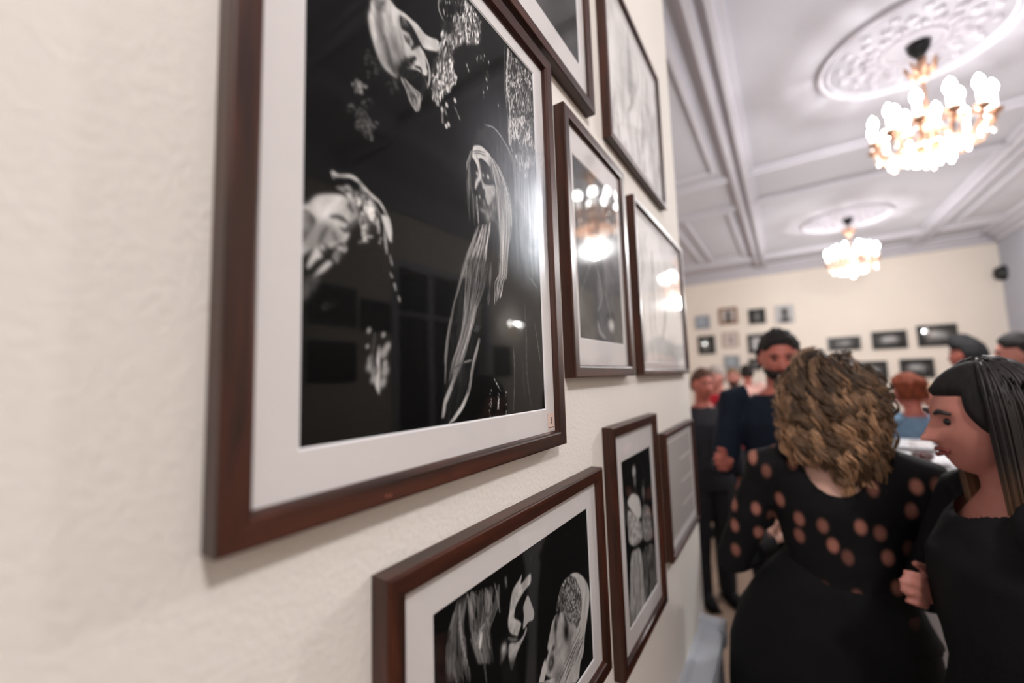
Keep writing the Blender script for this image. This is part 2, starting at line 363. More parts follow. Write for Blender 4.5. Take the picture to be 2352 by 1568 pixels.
# ------------------------------------------------------------------ painting of photographic prints
class Canvas:
    def __init__(s, w, h, base=.07):
        s.w, s.h = w, h; s.a = np.full((h, w), base, float)
        s.Y, s.X = np.mgrid[0:h, 0:w].astype(float)
        s.map = None
    def P(s, pts):
        return [s.map(p) for p in pts] if s.map else pts
    def box(s, pts, m):
        xs = [p[0] for p in pts]; ys = [p[1] for p in pts]
        return max(0, int(min(xs)-m)), min(s.w, int(max(xs)+m)+2), max(0, int(min(ys)-m)), min(s.h, int(max(ys)+m)+2)
    def poly(s, pts, val, soft=1.5, alpha=1, tex=0, tsc=6, ang=0, grad=None):
        p = s.P(pts)
        if len(p) > 5: p = s.curve(p)
        x0, x1, y0, y1 = s.box(p, soft*3)
        if x1 <= x0 or y1 <= y0: return
        X = s.X[y0:y1, x0:x1]; Y = s.Y[y0:y1, x0:x1]; ins = np.zeros(X.shape, bool); dist = np.full(X.shape, 1e9)
        for i in range(len(p)):
            ax, ay = p[i]; bx, by = p[(i+1) % len(p)]
            c = ((ay > Y) != (by > Y)); 
            with np.errstate(divide='ignore', invalid='ignore'):
                xi = (bx-ax)*(Y-ay)/(by-ay if by != ay else 1e-9)+ax
            ins ^= (c & (X < xi))
            dx, dy = bx-ax, by-ay; L = dx*dx+dy*dy+1e-9
            t = np.clip(((X-ax)*dx+(Y-ay)*dy)/L, 0, 1)
            dist = np.minimum(dist, np.hypot(X-ax-t*dx, Y-ay-t*dy))
        sd = np.where(ins, dist, -dist); al = np.clip(sd/(2*soft)+.5, 0, 1)*alpha
        v = np.full(X.shape, float(val))
        if grad: gx, gy, g = grad; v = v+g*((X-x0)/(x1-x0)*gx+(Y-y0)/(y1-y0)*gy-.5)
        if tex: v = v+tex*(s.noise(x0, x1, y0, y1, tsc, ang))
        s.a[y0:y1, x0:x1] = s.a[y0:y1, x0:x1]*(1-al)+v*al
    def curve(s, p):
        q = []; n_ = len(p)
        for i in range(n_):
            a, b, c, d = p[i-1], p[i], p[(i+1) % n_], p[(i+2) % n_]
            for k in range(3):
                t = k/3; q.append(tuple(.5*((2*b[j])+(-a[j]+c[j])*t+(2*a[j]-5*b[j]+4*c[j]-d[j])*t*t+(-a[j]+3*b[j]-3*c[j]+d[j])*t**3) for j in (0, 1)))
        return q
    def noise(s, x0, x1, y0, y1, sc, ang=0, st=3.0):
        if not hasattr(s, 'nz'):
            s.nz = nr.rand(257, 257)
        X = s.X[y0:y1, x0:x1]; Y = s.Y[y0:y1, x0:x1]
        ca, sa = math.cos(ang), math.sin(ang)
        U = (X*ca+Y*sa)/sc; V = (-X*sa+Y*ca)/(sc*(st if ang else 1)); out = 0; amp = .6
        for o in range(3):
            u = (U*2**o+13*o) % 256; v = (V*2**o+7*o) % 256; i = u.astype(int); j = v.astype(int); fu = u-i; fv = v-j
            fu = fu*fu*(3-2*fu); fv = fv*fv*(3-2*fv)
            q = s.nz; out = out+amp*((q[j, i]*(1-fu)+q[j, i+1]*fu)*(1-fv)+(q[j+1, i]*(1-fu)+q[j+1, i+1]*fu)*fv-.5); amp *= .55
        return out*2
    def stroke(s, pts, w, val, alpha=1, smooth=True, taper=True, raw=False):
        p = pts if raw else s.P(pts)
        if smooth and len(p) > 2:
            q = []
            for i in range(len(p)-1):
                a = p[max(i-1, 0)]; b = p[i]; c = p[i+1]; d = p[min(i+2, len(p)-1)]
                for k in range(4):
                    t = k/4; q.append(tuple(.5*((2*b[j])+(-a[j]+c[j])*t+(2*a[j]-5*b[j]+4*c[j]-d[j])*t*t+(-a[j]+3*b[j]-3*c[j]+d[j])*t**3) for j in (0, 1)))
            q.append(p[-1]); p = q
        N = len(p)-1
        for i in range(N):
            (ax, ay), (bx, by) = p[i], p[i+1]; 
            ww = w*(1 if not taper else .25+.85*math.sin(math.pi*(i+.5)/N)**.7)
            x0, x1, y0, y1 = s.box([p[i], p[i+1]], ww*1.1+2)
            if x1 <= x0 or y1 <= y0: continue
            X = s.X[y0:y1, x0:x1]; Y = s.Y[y0:y1, x0:x1]; dx, dy = bx-ax, by-ay; L = dx*dx+dy*dy+1e-9
            t = np.clip(((X-ax)*dx+(Y-ay)*dy)/L, 0, 1); d = np.hypot(X-ax-t*dx, Y-ay-t*dy)
            al = np.exp(-(d/(ww*.42+.35))**2*.9)*alpha*min(1, .35+ww*.6)
            if w > 2: al = al*np.clip(.85+.5*s.noise(x0, x1, y0, y1, 4), 0, 1)
            A = s.a[y0:y1, x0:x1]
            s.a[y0:y1, x0:x1] = A+(val-A)*al
    def blob(s, c, rx, ry, val, alpha=1, ang=0, raw=False, hard=1.0):
        x, y = c if raw else s.P([c])[0]; m = max(rx, ry)*2.5
        x0, x1, y0, y1 = s.box([(x, y)], m)
        if x1 <= x0 or y1 <= y0: return
        X = s.X[y0:y1, x0:x1]-x; Y = s.Y[y0:y1, x0:x1]-y; ca, sa = math.cos(ang), math.sin(ang)
        d = ((X*ca+Y*sa)/rx)**2+((-X*sa+Y*ca)/ry)**2
        al = alpha*np.exp(-d**hard); A = s.a[y0:y1, x0:x1]; s.a[y0:y1, x0:x1] = A+(val-A)*al
    def brocade(s, pts, n, val=.75, sz=(1.5, 4.5), ang=.25, seed=1, glow=.18, holes=None):
        p = s.P(pts); r = random.Random(seed); x0, x1, y0, y1 = s.box(p, 0)
        def ins(x, y, q):
            c = False
            for i in range(len(q)):
                ax, ay = q[i]; bx, by = q[(i+1) % len(q)]
                if (ay > y) != (by > y) and x < (bx-ax)*(y-ay)/(by-ay)+ax: c = not c
            return c
        s.map_, s.map = s.map, None
        s.poly(p, glow, 3, .8, tex=.2, tsc=5, ang=ang)
        k = 0
        while k < n:
            x = r.uniform(x0, x1); y = r.uniform(y0, y1); k += 1
            if not ins(x, y, p): continue
            if s.noise(int(min(x, s.w-1)), int(min(x, s.w-1))+1, int(min(y, s.h-1)), int(min(y, s.h-1))+1, 16)[0, 0] < -.28: continue
            a = r.uniform(sz[0], sz[1])*.8; lv = 1.05+1.0*s.noise(int(min(x, s.w-1)), int(min(x, s.w-1))+1, int(min(y, s.h-1)), int(min(y, s.h-1))+1, 23)[0, 0]; s.blob((x, y), a*.36, a*r.uniform(.8, 2.0), min(.95, val*max(.25, lv)*r.uniform(.6, 1.25)), .9, ang*.4+r.uniform(-.35, .35), hard=1.6)
            if r.random() < .5: s.blob((x+r.uniform(-3, 3), y+r.uniform(-4, 4)), a*.35, a*1.1, .06, .8, ang*.4+r.uniform(-.3, .3), hard=2)
        s.map = s.map_
def K(ox, oy, sc):
    return lambda pts: [(ox+a/sc, oy+b/sc) for a, b in pts]
DU = .3
def pxmap(y0, y1, z0, z1, w, h, X=-1.006*DU):
    def f(p):
        q = atX(p[0], p[1], X); return ((q.y-y0)/(y1-y0)*w, (z1-(q.z-CZ))/(z1-z0)*h)
    return f
def strands(c, A, B, n, w, val, jit=3, seed=2, alpha=.6):
    """n strands blended between the guide lines A and B"""
    r = random.Random(seed); a = c.P(A); b = c.P(B)
    for i in range(n):
        t = r.choice((.04, .2, .38, .55, .72, .93))+r.gauss(0, .075); t = min(1, max(0, t)); off = r.uniform(-jit, jit)*.6; m = len(a)
        def pt(v):
            k = min(m-2, int(v*(m-1))); f = v*(m-1)-k; q = []
            for j in (0, 1): A_ = a[k][j]*(1-f)+a[k+1][j]*f; B_ = b[k][j]*(1-f)+b[k+1][j]*f; q.append(A_*(1-t)+B_*t)
            return (q[0]+off+r.uniform(-.5, .5)*jit, q[1])
        s0 = r.uniform(-.15, .75); s1 = s0+r.uniform(.25, .6); s0 = max(0, s0); s1 = min(1, s1)
        pts = [pt(s0+(s1-s0)*k/6) for k in range(7)]
        c.stroke(pts, w*r.uniform(.5, 1.2), val*r.uniform(.45, 1.25), alpha*r.uniform(.35, .95), raw=True)

def paint_big(rect):
    w, h = 440, 630; c = Canvas(w, h, .03); c.map = pxmap(*rect, w, h)
    A = K(820, 0, 4.752); B = K(680, 370, 4.48); C3 = K(980, 270, 4.24); E = K(980, 600, 3.92); F = K(680, 600, 3.564)
    # --- right-hand brocade column
    c.brocade(A([(1640, 540), (1940, 860), (1945, 1568), (1660, 1568), (1620, 1000)]), 1300, .66, (2, 5), .25, 5, .2)
    c.brocade(C3([(795, 0), (1050, 0), (1060, 440), (1000, 480), (965, 590), (880, 470), (800, 260)]), 1300, .86, (2, 6), .45, 6, .25)
    c.stroke(A([(1610, 500), (1605, 900), (1640, 1250)]), 1.6, .45, .8); c.stroke(A([(1645, 540), (1630, 900), (1665, 1180), (1665, 1568)]), 4.5, .78, .9, taper=False)
    c.stroke(C3([(800, 0), (800, 160), (830, 330)]), 4, .7, .9)
    # --- crowned king, profile bent down to the right
    c.brocade(A([(900, 0), (1170, 0), (1180, 180), (1050, 190), (960, 240), (900, 120)]), 60, .5, (2, 4), .3, 3, .09)
    c.stroke(A([(900, -20), (890, 80), (920, 180), (960, 250)]), 2.2, .65); c.stroke(A([(1165, 0), (1190, 100), (1160, 190)]), 2, .5)
    c.brocade(A([(1180, 0), (1240, 80), (1350, 250), (1340, 480), (1240, 505), (1170, 480), (1080, 540), (1050, 620), (1060, 760), (1110, 880), (1060, 900), (1010, 1010), (930, 1060), (880, 1150), (810, 1030), (830, 880), (800, 700), (880, 560), (930, 430), (920, 220), (1010, 250), (1060, 190), (1170, 170)]), 2600, .86, (2.2, 6), .35, 4, .2)
    c.brocade(A([(950, 430), (1060, 380), (1160, 230), (1330, 200), (1340, 480), (1180, 490), (1060, 560), (1060, 780), (900, 1000), (830, 1000), (830, 760), (900, 560)]), 900, .95, (2, 6), .3, 41, .3)
    c.poly(A([(1075, 520), (1180, 490), (1340, 500), (1420, 640), (1420, 980), (1200, 1100), (1120, 900), (1060, 700)]), .075, 3, .96)
    c.brocade(A([(1290, 560), (1440, 640), (1430, 980), (1370, 1080), (1390, 800), (1310, 780)]), 50, .5, (2, 4), .1, 9, .08)
    for q in ((1200, 718), (1215, 770), (1390, 615), (1435, 680), (1540, 1150), (1410, 870), (1420, 960), (1380, 1010)): c.blob(A([q])[0], 1.6, 3, .75, .9)
    c.poly(A([(175, 0), (150, 100), (130, 190), (150, 340), (185, 470), (225, 600), (260, 680), (310, 760), (370, 810), (430, 850), (470, 800), (540, 760), (640, 770), (700, 800), (755, 835), (775, 790), (760, 740), (745, 600), (700, 520), (770, 560), (870, 575), (900, 500), (880, 440), (800, 410), (740, 370), (660, 270), (600, 220), (520, 150), (440, 100), (380, 30), (340, -10)]), .74, 1.6, 1, tex=.10, tsc=14)
    c.poly(A([(175, 0), (150, 100), (130, 190), (150, 340), (185, 470), (225, 600), (310, 760), (430, 850), (540, 760), (640, 700), (560, 560), (460, 300), (400, 60), (340, -10)]), .62, 6, .55, tex=.42, tsc=7, ang=-.25)
    c.poly(A([(200, 0), (330, 0), (310, 110), (250, 130), (200, 60)]), .3, 4, .6, tex=.4, tsc=5)
    for q, rx, ry, v, al, an in (((260, 320), 5, 30, .30, .7, -.2), ((400, 480), 9, 16, .42, .6, 0), ((440, 560), 6, 16, .40, .6, -.3), ((350, 560), 5, 26, .45, .6, -.3), ((480, 330), 6, 14, .55, .4, 0), ((430, 760), 12, 10, .2, .8, 0), ((640, 480), 7, 12, .35, .5, 0), ((250, 500), 3, 26, .55, .5, -.1)):
        c.blob(A([q])[0], rx, ry, v, al, an)
    c.poly(A([(470, 190), (540, 220), (600, 290), (650, 380), (700, 480), (745, 545), (870, 575), (885, 620), (800, 640), (770, 620), (740, 560), (690, 510), (640, 530), (600, 550), (590, 470), (580, 390), (550, 360), (500, 330), (480, 290)]), .07, 2, .97)
    c.poly(A([(480, 180), (540, 210), (560, 290), (500, 300)]), .45, 3, .7, tex=.4, tsc=4)
    c.blob(A([(575, 440)])[0], 4, 6, .1, .9); c.stroke(A([(520, 390), (545, 450), (580, 500)]), 3, .2, .7); c.stroke(A([(560, 390), (600, 460), (590, 500)]), 5, .6, .6)
    c.stroke(A([(640, 640), (560, 690), (505, 740), (470, 800)]), 9, .09, .9); c.stroke(A([(300, 400), (340, 560), (370, 700), (430, 800)]), 7, .28, .6)
    c.poly(A([(630, 680), (670, 670), (680, 740), (640, 730)]), .8, 2, .7); c.stroke(A([(640, 735), (690, 750), (710, 790)]), 3, .1, .9)
    c.stroke(A([(750, 620), (775, 700), (795, 800), (790, 900), (770, 960)]), 3, .75, .9); c.stroke(A([(720, 830), (750, 890), (775, 970)]), 3, .7, .8)
    c.poly(A([(510, 780), (640, 780), (740, 850), (770, 960), (740, 1010), (640, 990), (560, 920)]), .075, 3, .95, tex=.12, tsc=4, ang=.5)
    c.poly(A([(470, 840), (520, 860), (600, 960), (700, 1010), (715, 1060), (660, 1200), (600, 1180), (560, 1080)]), .16, 3, .7)
    strands(c, A([(480, 850), (540, 980), (580, 1100), (650, 1225)]), A([(540, 870), (640, 990), (715, 1030), (665, 1215)]), 70, 1.1, .62, 2, 8, .7)
    for q in ((980, 1150), (1000, 1360), (975, 1380), (930, 1200), (1070, 1100), (990, 980), (900, 910)): c.blob(A([q])[0], 3, 4, .85, .95, hard=2)
    for a, b in (((930, 1170), (935, 1340)), ((960, 1190), (975, 1250)), ((1070, 1180), (1120, 1300)), ((1010, 880), (1010, 1000)), ((840, 1040), (890, 1150))): c.stroke(A([a, b]), 3.5, .62, .85)
    # blurred embroidered flowers
    r = random.Random(5)
    for (cx, cy, R, v, nn) in ((130, 640, 70, .14, 16), (180, 780, 80, .14, 16), (40, 960, 70, .30, 34), (120, 1120, 50, .15, 10), (390, 950, 70, .15, 20), (110, 1370, 110, .19, 80), (60, 1240, 60, .16, 16), (150, 1500, 50, .2, 10), (-30, 1180, 60, .2, 10)):
        for i in range(nn):
            a = r.uniform(0, 6.28); q = (cx+R*r.uniform(.2, 1)*math.cos(a), cy+R*r.uniform(.2, 1)*math.sin(a))
            s0 = r.uniform(0, 6.28); pp = [(q[0]+24*math.cos(s0+k), q[1]+24*math.sin(s0+k)) for k in (0, .8, 1.6)]
            c.stroke(A(pp), 1.2, v*r.uniform(.8, 2.2), .5)
    # --- lower left: jewelled hand and sleeve
    c.poly(B([(36, 470), (140, 430), (190, 380), (260, 345), (420, 340), (520, 370), (600, 450), (645, 540), (620, 620), (560, 650), (530, 700), (560, 750), (520, 830), (450, 850), (370, 892), (290, 840), (240, 870), (170, 905), (100, 950), (30, 995), (28, 890), (90, 790), (170, 710), (215, 620), (190, 560), (110, 510), (36, 520)]), .76, 2, 1, tex=.10, tsc=18)
    c.poly(B([(60, 520), (160, 430), (260, 370), (420, 370), (520, 400), (590, 480), (600, 600), (520, 700), (380, 820), (200, 860), (60, 940)]), .66, 8, .5, tex=.4, tsc=9, ang=.6)
    c.poly(B([(36, 520), (110, 515), (180, 570), (195, 640), (150, 720), (60, 830), (28, 850)]), .10, 3, .95)
    c.blob(B([(95, 545)])[0], 6, 5, .55, .8); c.blob(B([(80, 650)])[0], 12, 10, .6, .85)
    for p in ([(370, 575), (430, 570), (500, 600), (550, 640)], [(330, 680), (280, 760), (250, 850)], [(470, 690), (530, 715), (600, 640), (640, 600)], [(580, 400), (560, 470), (600, 520)], [(400, 740), (420, 800)]): c.stroke(B(p), 4, .28, .75)
    for q, rx, ry in (((290, 780), 9, 14), ((420, 790), 10, 7), ((150, 840), 14, 9), ((600, 520), 8, 16), ((350, 690), 8, 6)): c.blob(B([q])[0], rx, ry, .38, .55)
    c.poly(B([(200, 900), (240, 890), (280, 980), (220, 1020), (150, 1095), (120, 1070)]), .74, 2); c.poly(B([(330, 1022), (385, 1045), (330, 1110), (240, 1170), (192, 1188), (230, 1120)]), .72, 2)
    c.poly(B([(450, 850), (525, 850), (530, 920), (470, 980), (430, 1050), (385, 1020), (400, 920)]), .5, 2, 1, tex=.6, tsc=5)
    c.stroke(B([(230, 1200), (130, 1280), (60, 1420)]), 12, .33, .6); c.blob(B([(280, 885)])[0], 3, 3, .7)
    c.poly(B([(430, 270), (480, 265), (545, 250), (600, 310), (660, 300), (740, 365), (700, 400), (650, 510), (600, 480), (540, 370), (480, 310)]), .62, 2, 1, tex=.5, tsc=7)
    c.poly(B([(720, 375), (770, 385), (830, 490), (862, 640), (862, 750), (800, 700), (700, 770), (680, 700), (650, 600), (680, 500)]), .6, 2, 1, tex=.65, tsc=6)
    c.poly(B([(740, 650), (820, 620), (850, 740), (800, 770), (720, 720)]), .12, 3, .8); c.poly(B([(690, 745), (800, 770), (740, 800), (745, 830), (650, 840), (690, 800)]), .68, 2, 1, tex=.4, tsc=5)
    c.stroke(B([(400, 180), (385, 115), (440, 150), (560, 155), (640, 200), (720, 290), (800, 370), (870, 430), (930, 540), (975, 640), (988, 760)]), 3.4, .75, .95)
    c.stroke(B([(660, 230), (690, 300), (780, 400), (830, 480), (870, 560)]), 3, .5, .8)
    c.poly(B([(880, 555), (945, 575), (985, 700), (990, 830), (955, 800), (915, 680)]), .78, 1.8); c.stroke(B([(915, 680), (925, 820), (940, 950)]), 3.5, .62)
    for a, b in (((972, 970), (992, 1060)), ((978, 1150), (992, 1185)), ((1018, 1260), (1030, 1315)), ((1060, 1390), (1070, 1430)), ((880, 790), (865, 840))): c.stroke(B([a, b]), 3, .6)
    # --- dagger hilt low in the middle
    c.poly(F([(686, 680), (692, 850), (690, 1060), (676, 1072), (650, 1000), (655, 950), (672, 880), (662, 800)]), .74, 1.5)
    for q, s in (((602, 560), 4), ((720, 595), 4), ((755, 688), 6), ((722, 742), 8), ((732, 828), 5), ((732, 890), 8), ((715, 985), 7), ((615, 790), 5), ((612, 850), 7), ((640, 955), 6), ((590, 690), 3), ((640, 890), 5)): c.blob(F([q])[0], s*.7, s, .62, .9, .5, hard=1.6)
    c.stroke(F([(650, 580), (640, 680), (625, 800), (640, 900)]), 4, .28, .7)
    # --- bearded old man with a cap
    c.poly(C3([(440, 260), (480, 130), (540, 82), (600, 75), (680, 130), (760, 250), (830, 380), (880, 500), (930, 720), (870, 800), (800, 640), (700, 470), (610, 330), (530, 270)]), .16, 4, .9, tex=.06, tsc=6)
    c.stroke(C3([(570, 72), (650, 100), (720, 180), (790, 300), (850, 420), (890, 560), (930, 730)]), 4, .62, .8); c.stroke(C3([(800, 330), (860, 480), (900, 640), (925, 740)]), 14, .5, .5)
    c.poly(C3([(450, 290), (480, 270), (530, 278), (575, 315), (615, 360), (635, 430), (615, 480), (570, 430), (530, 400), (505, 410), (525, 470), (535, 560), (515, 590), (500, 560), (490, 480), (465, 420), (440, 380)]), .78, 1.5, 1, tex=.08, tsc=6)
    for p in ([(455, 330), (500, 325), (560, 340)], [(460, 350), (510, 348), (580, 375)], [(485, 370), (495, 400)]): c.stroke(C3(p), 1.6, .38, .7)
    c.stroke(C3([(500, 430), (520, 500), (520, 560), (490, 620), (474, 690)]), 8, .78, .95)
    c.poly(C3([(415, 420), (450, 410), (490, 480), (500, 560), (470, 620), (460, 700), (420, 700), (400, 560)]), .12, 3, .85)
    c.poly(C3([(515, 420), (570, 440), (615, 500), (640, 600), (600, 645), (560, 620), (535, 560)]), .14, 3, .9)
    c.blob(C3([(490, 545)])[0], 2.5, 3, .8); c.blob(C3([(597, 577)])[0], 3.2, 4, .85); c.blob(C3([(550, 560)])[0], 2.5, 3, .6)
    c.poly(C3([(530, 590), (560, 640), (600, 655), (660, 660), (670, 740), (640, 810), (600, 860), (570, 780), (545, 700)]), .70, 2, .95, tex=.1, tsc=6)
    c.poly(C3([(480, 690), (520, 680), (565, 700), (570, 750), (520, 760)]), .15, 2, .9); c.blob(C3([(515, 775)])[0], 3, 4, .7)
    c.stroke(C3([(487, 760), (490, 850), (500, 960), (505, 1040)]), 4.5, .66, .8); c.poly(C3([(505, 780), (560, 800), (590, 900), (570, 1000), (520, 1000)]), .18, 3, .8)
    c.blob(C3([(545, 905)])[0], 8, 4, .55, .8); c.blob(C3([(560, 830)])[0], 5, 8, .6, .6); c.blob(C3([(600, 970)])[0], 8, 14, .7, .8)
    c.poly(C3([(600, 440), (650, 420), (720, 520), (790, 680), (830, 900), (820, 1100), (790, 1300), (775, 1568), (700, 1568), (700, 1250), (680, 1050), (620, 1000), (600, 860), (660, 740), (640, 600)]), .42, 4, .75, tex=.25, tsc=5, ang=.12)
    strands(c, C3([(620, 380), (650, 520), (680, 700), (690, 900), (700, 1100), (710, 1300), (700, 1568)]), C3([(650, 400), (720, 520), (790, 680), (825, 870), (822, 1080), (795, 1300), (780, 1568)]), 130, 1.5, .78, 1.5, 3, .6)
    c.stroke(C3([(690, 460), (760, 640), (810, 850), (825, 1050)]), 3.5, .8, .7)
    strands(c, C3([(430, 320), (388, 450), (383, 620), (398, 800), (410, 1000)]), C3([(450, 330), (420, 450), (440, 640), (470, 800), (470, 1050)]), 36, 1.2, .5, 1, 4, .6)
    # beard and gauze
    c.poly(C3([(500, 1040), (600, 1000), (690, 1080), (700, 1568), (330, 1568), (400, 1280), (470, 1190)]), .2, 6, .55, tex=.12, tsc=5, ang=.15)
    strands(c, C3([(495, 1050), (430, 1230), (370, 1400), (330, 1560)]), C3([(620, 1020), (600, 1200), (570, 1400), (540, 1568)]), 130, 1.4, .72, 1.5, 9, .6)
    c.poly(E([(345, 0), (290, 180), (240, 350), (205, 530), (180, 700), (160, 900), (155, 1200), (130, 1480), (190, 1480), (320, 1290), (390, 1060), (450, 780), (480, 600), (540, 0)]), .17, 4, .6, tex=.1, tsc=4, ang=.2)
    strands(c, E([(345, 0), (300, 150), (245, 350), (205, 530), (180, 700), (163, 880), (158, 1100)]), E([(360, 0), (320, 150), (265, 350), (225, 530), (195, 700), (175, 880), (165, 1100)]), 14, 1.5, .62, .5, 12, .7)
    strands(c, E([(350, 0), (340, 250), (335, 500), (300, 700), (240, 880), (200, 1080)]), E([(560, 0), (520, 250), (440, 450), (400, 600), (350, 800), (290, 980)]), 120, 1.3, .6, 1.5, 13, .55)
    strands(c, E([(440, 380), (400, 560), (345, 740), (290, 900), (215, 1100), (160, 1250), (140, 1400)]), E([(455, 400), (415, 580), (365, 760), (320, 910), (240, 1110), (175, 1260), (150, 1400)]), 24, 1.8, .7, 1, 14, .75)
    strands(c, E([(470, 680), (440, 800), (410, 920), (390, 1040), (360, 1180), (310, 1290), (250, 1380), (190, 1470)]), E([(485, 700), (455, 820), (425, 940), (405, 1060), (378, 1190), (330, 1310), (275, 1400), (205, 1475)]), 22, 1.8, .74, .8, 15, .8)
    strands(c, E([(230, 960), (280, 930), (340, 900), (440, 870)]), E([(225, 980), (290, 950), (350, 915), (450, 880)]), 6, 1.2, .5, .5, 16, .6)
    strands(c, E([(650, 0), (650, 120), (615, 190), (610, 280), (605, 390)]), E([(735, 0), (720, 100), (690, 180), (680, 250), (660, 330)]), 46, 1.4, .66, 1, 17, .65)
    strands(c, E([(560, 0), (550, 150), (545, 300), (530, 400)]), E([(600, 0), (590, 150), (580, 300), (570, 390)]), 14, 1.1, .4, .8, 18, .6)
    # drape with glass glare painted in, young man at the right edge
    c.poly(C3([(850, 740), (930, 700), (1080, 640), (1085, 1180), (960, 1100), (880, 900)]), .40, 8, .7, tex=.15, tsc=10)
    c.stroke(C3([(870, 740), (960, 900), (1020, 1040), (1080, 1180)]), 12, .70, .6); c.stroke(C3([(960, 700), (1020, 860), (1080, 1000)]), 10, .68, .5)
    c.blob(C3([(1010, 1290)])[0], 14, 10, .42, .8); c.blob(C3([(1060, 1300)])[0], 5, 8, .6, .7); c.stroke(C3([(920, 1450), (960, 1400), (1010, 1385), (1088, 1410)]), 4, .05, .9)
    c.blob(C3([(1065, 1470)])[0], 8, 16, .38, .7); c.blob(C3([(940, 1350)])[0], 10, 14, .22, .7)
    for p, wd, v in (([(880, 380), (895, 700), (900, 1000), (940, 1300)], 5, .26), ([(780, 780), (790, 1000), (780, 1340)], 2.5, .4), ([(970, 560), (1000, 760), (1020, 900)], 2.5, .4), ([(920, 140), (960, 190), (990, 240)], 6, .32), ([(860, 900), (880, 1200)], 8, .16)): c.stroke(E(p), wd, v, .8)
    # jewelled pendant
    r = random.Random(3)
    for i in range(60):
        t = r.random(); q = r.choice([(575+r.uniform(-12, 12), 1150+t*240), (710+r.uniform(-10, 10), 1150+t*240), (605+60*t, 1050+110*t), (645+r.uniform(-8, 8), 1180+150*t), (600+90*t, 1390)]); c.blob(E([q])[0], .9, 1.5, r.uniform(.4, .85), .9)
    c.stroke(E([(648, 1230), (640, 1320)]), 2.6, .8)
    return c

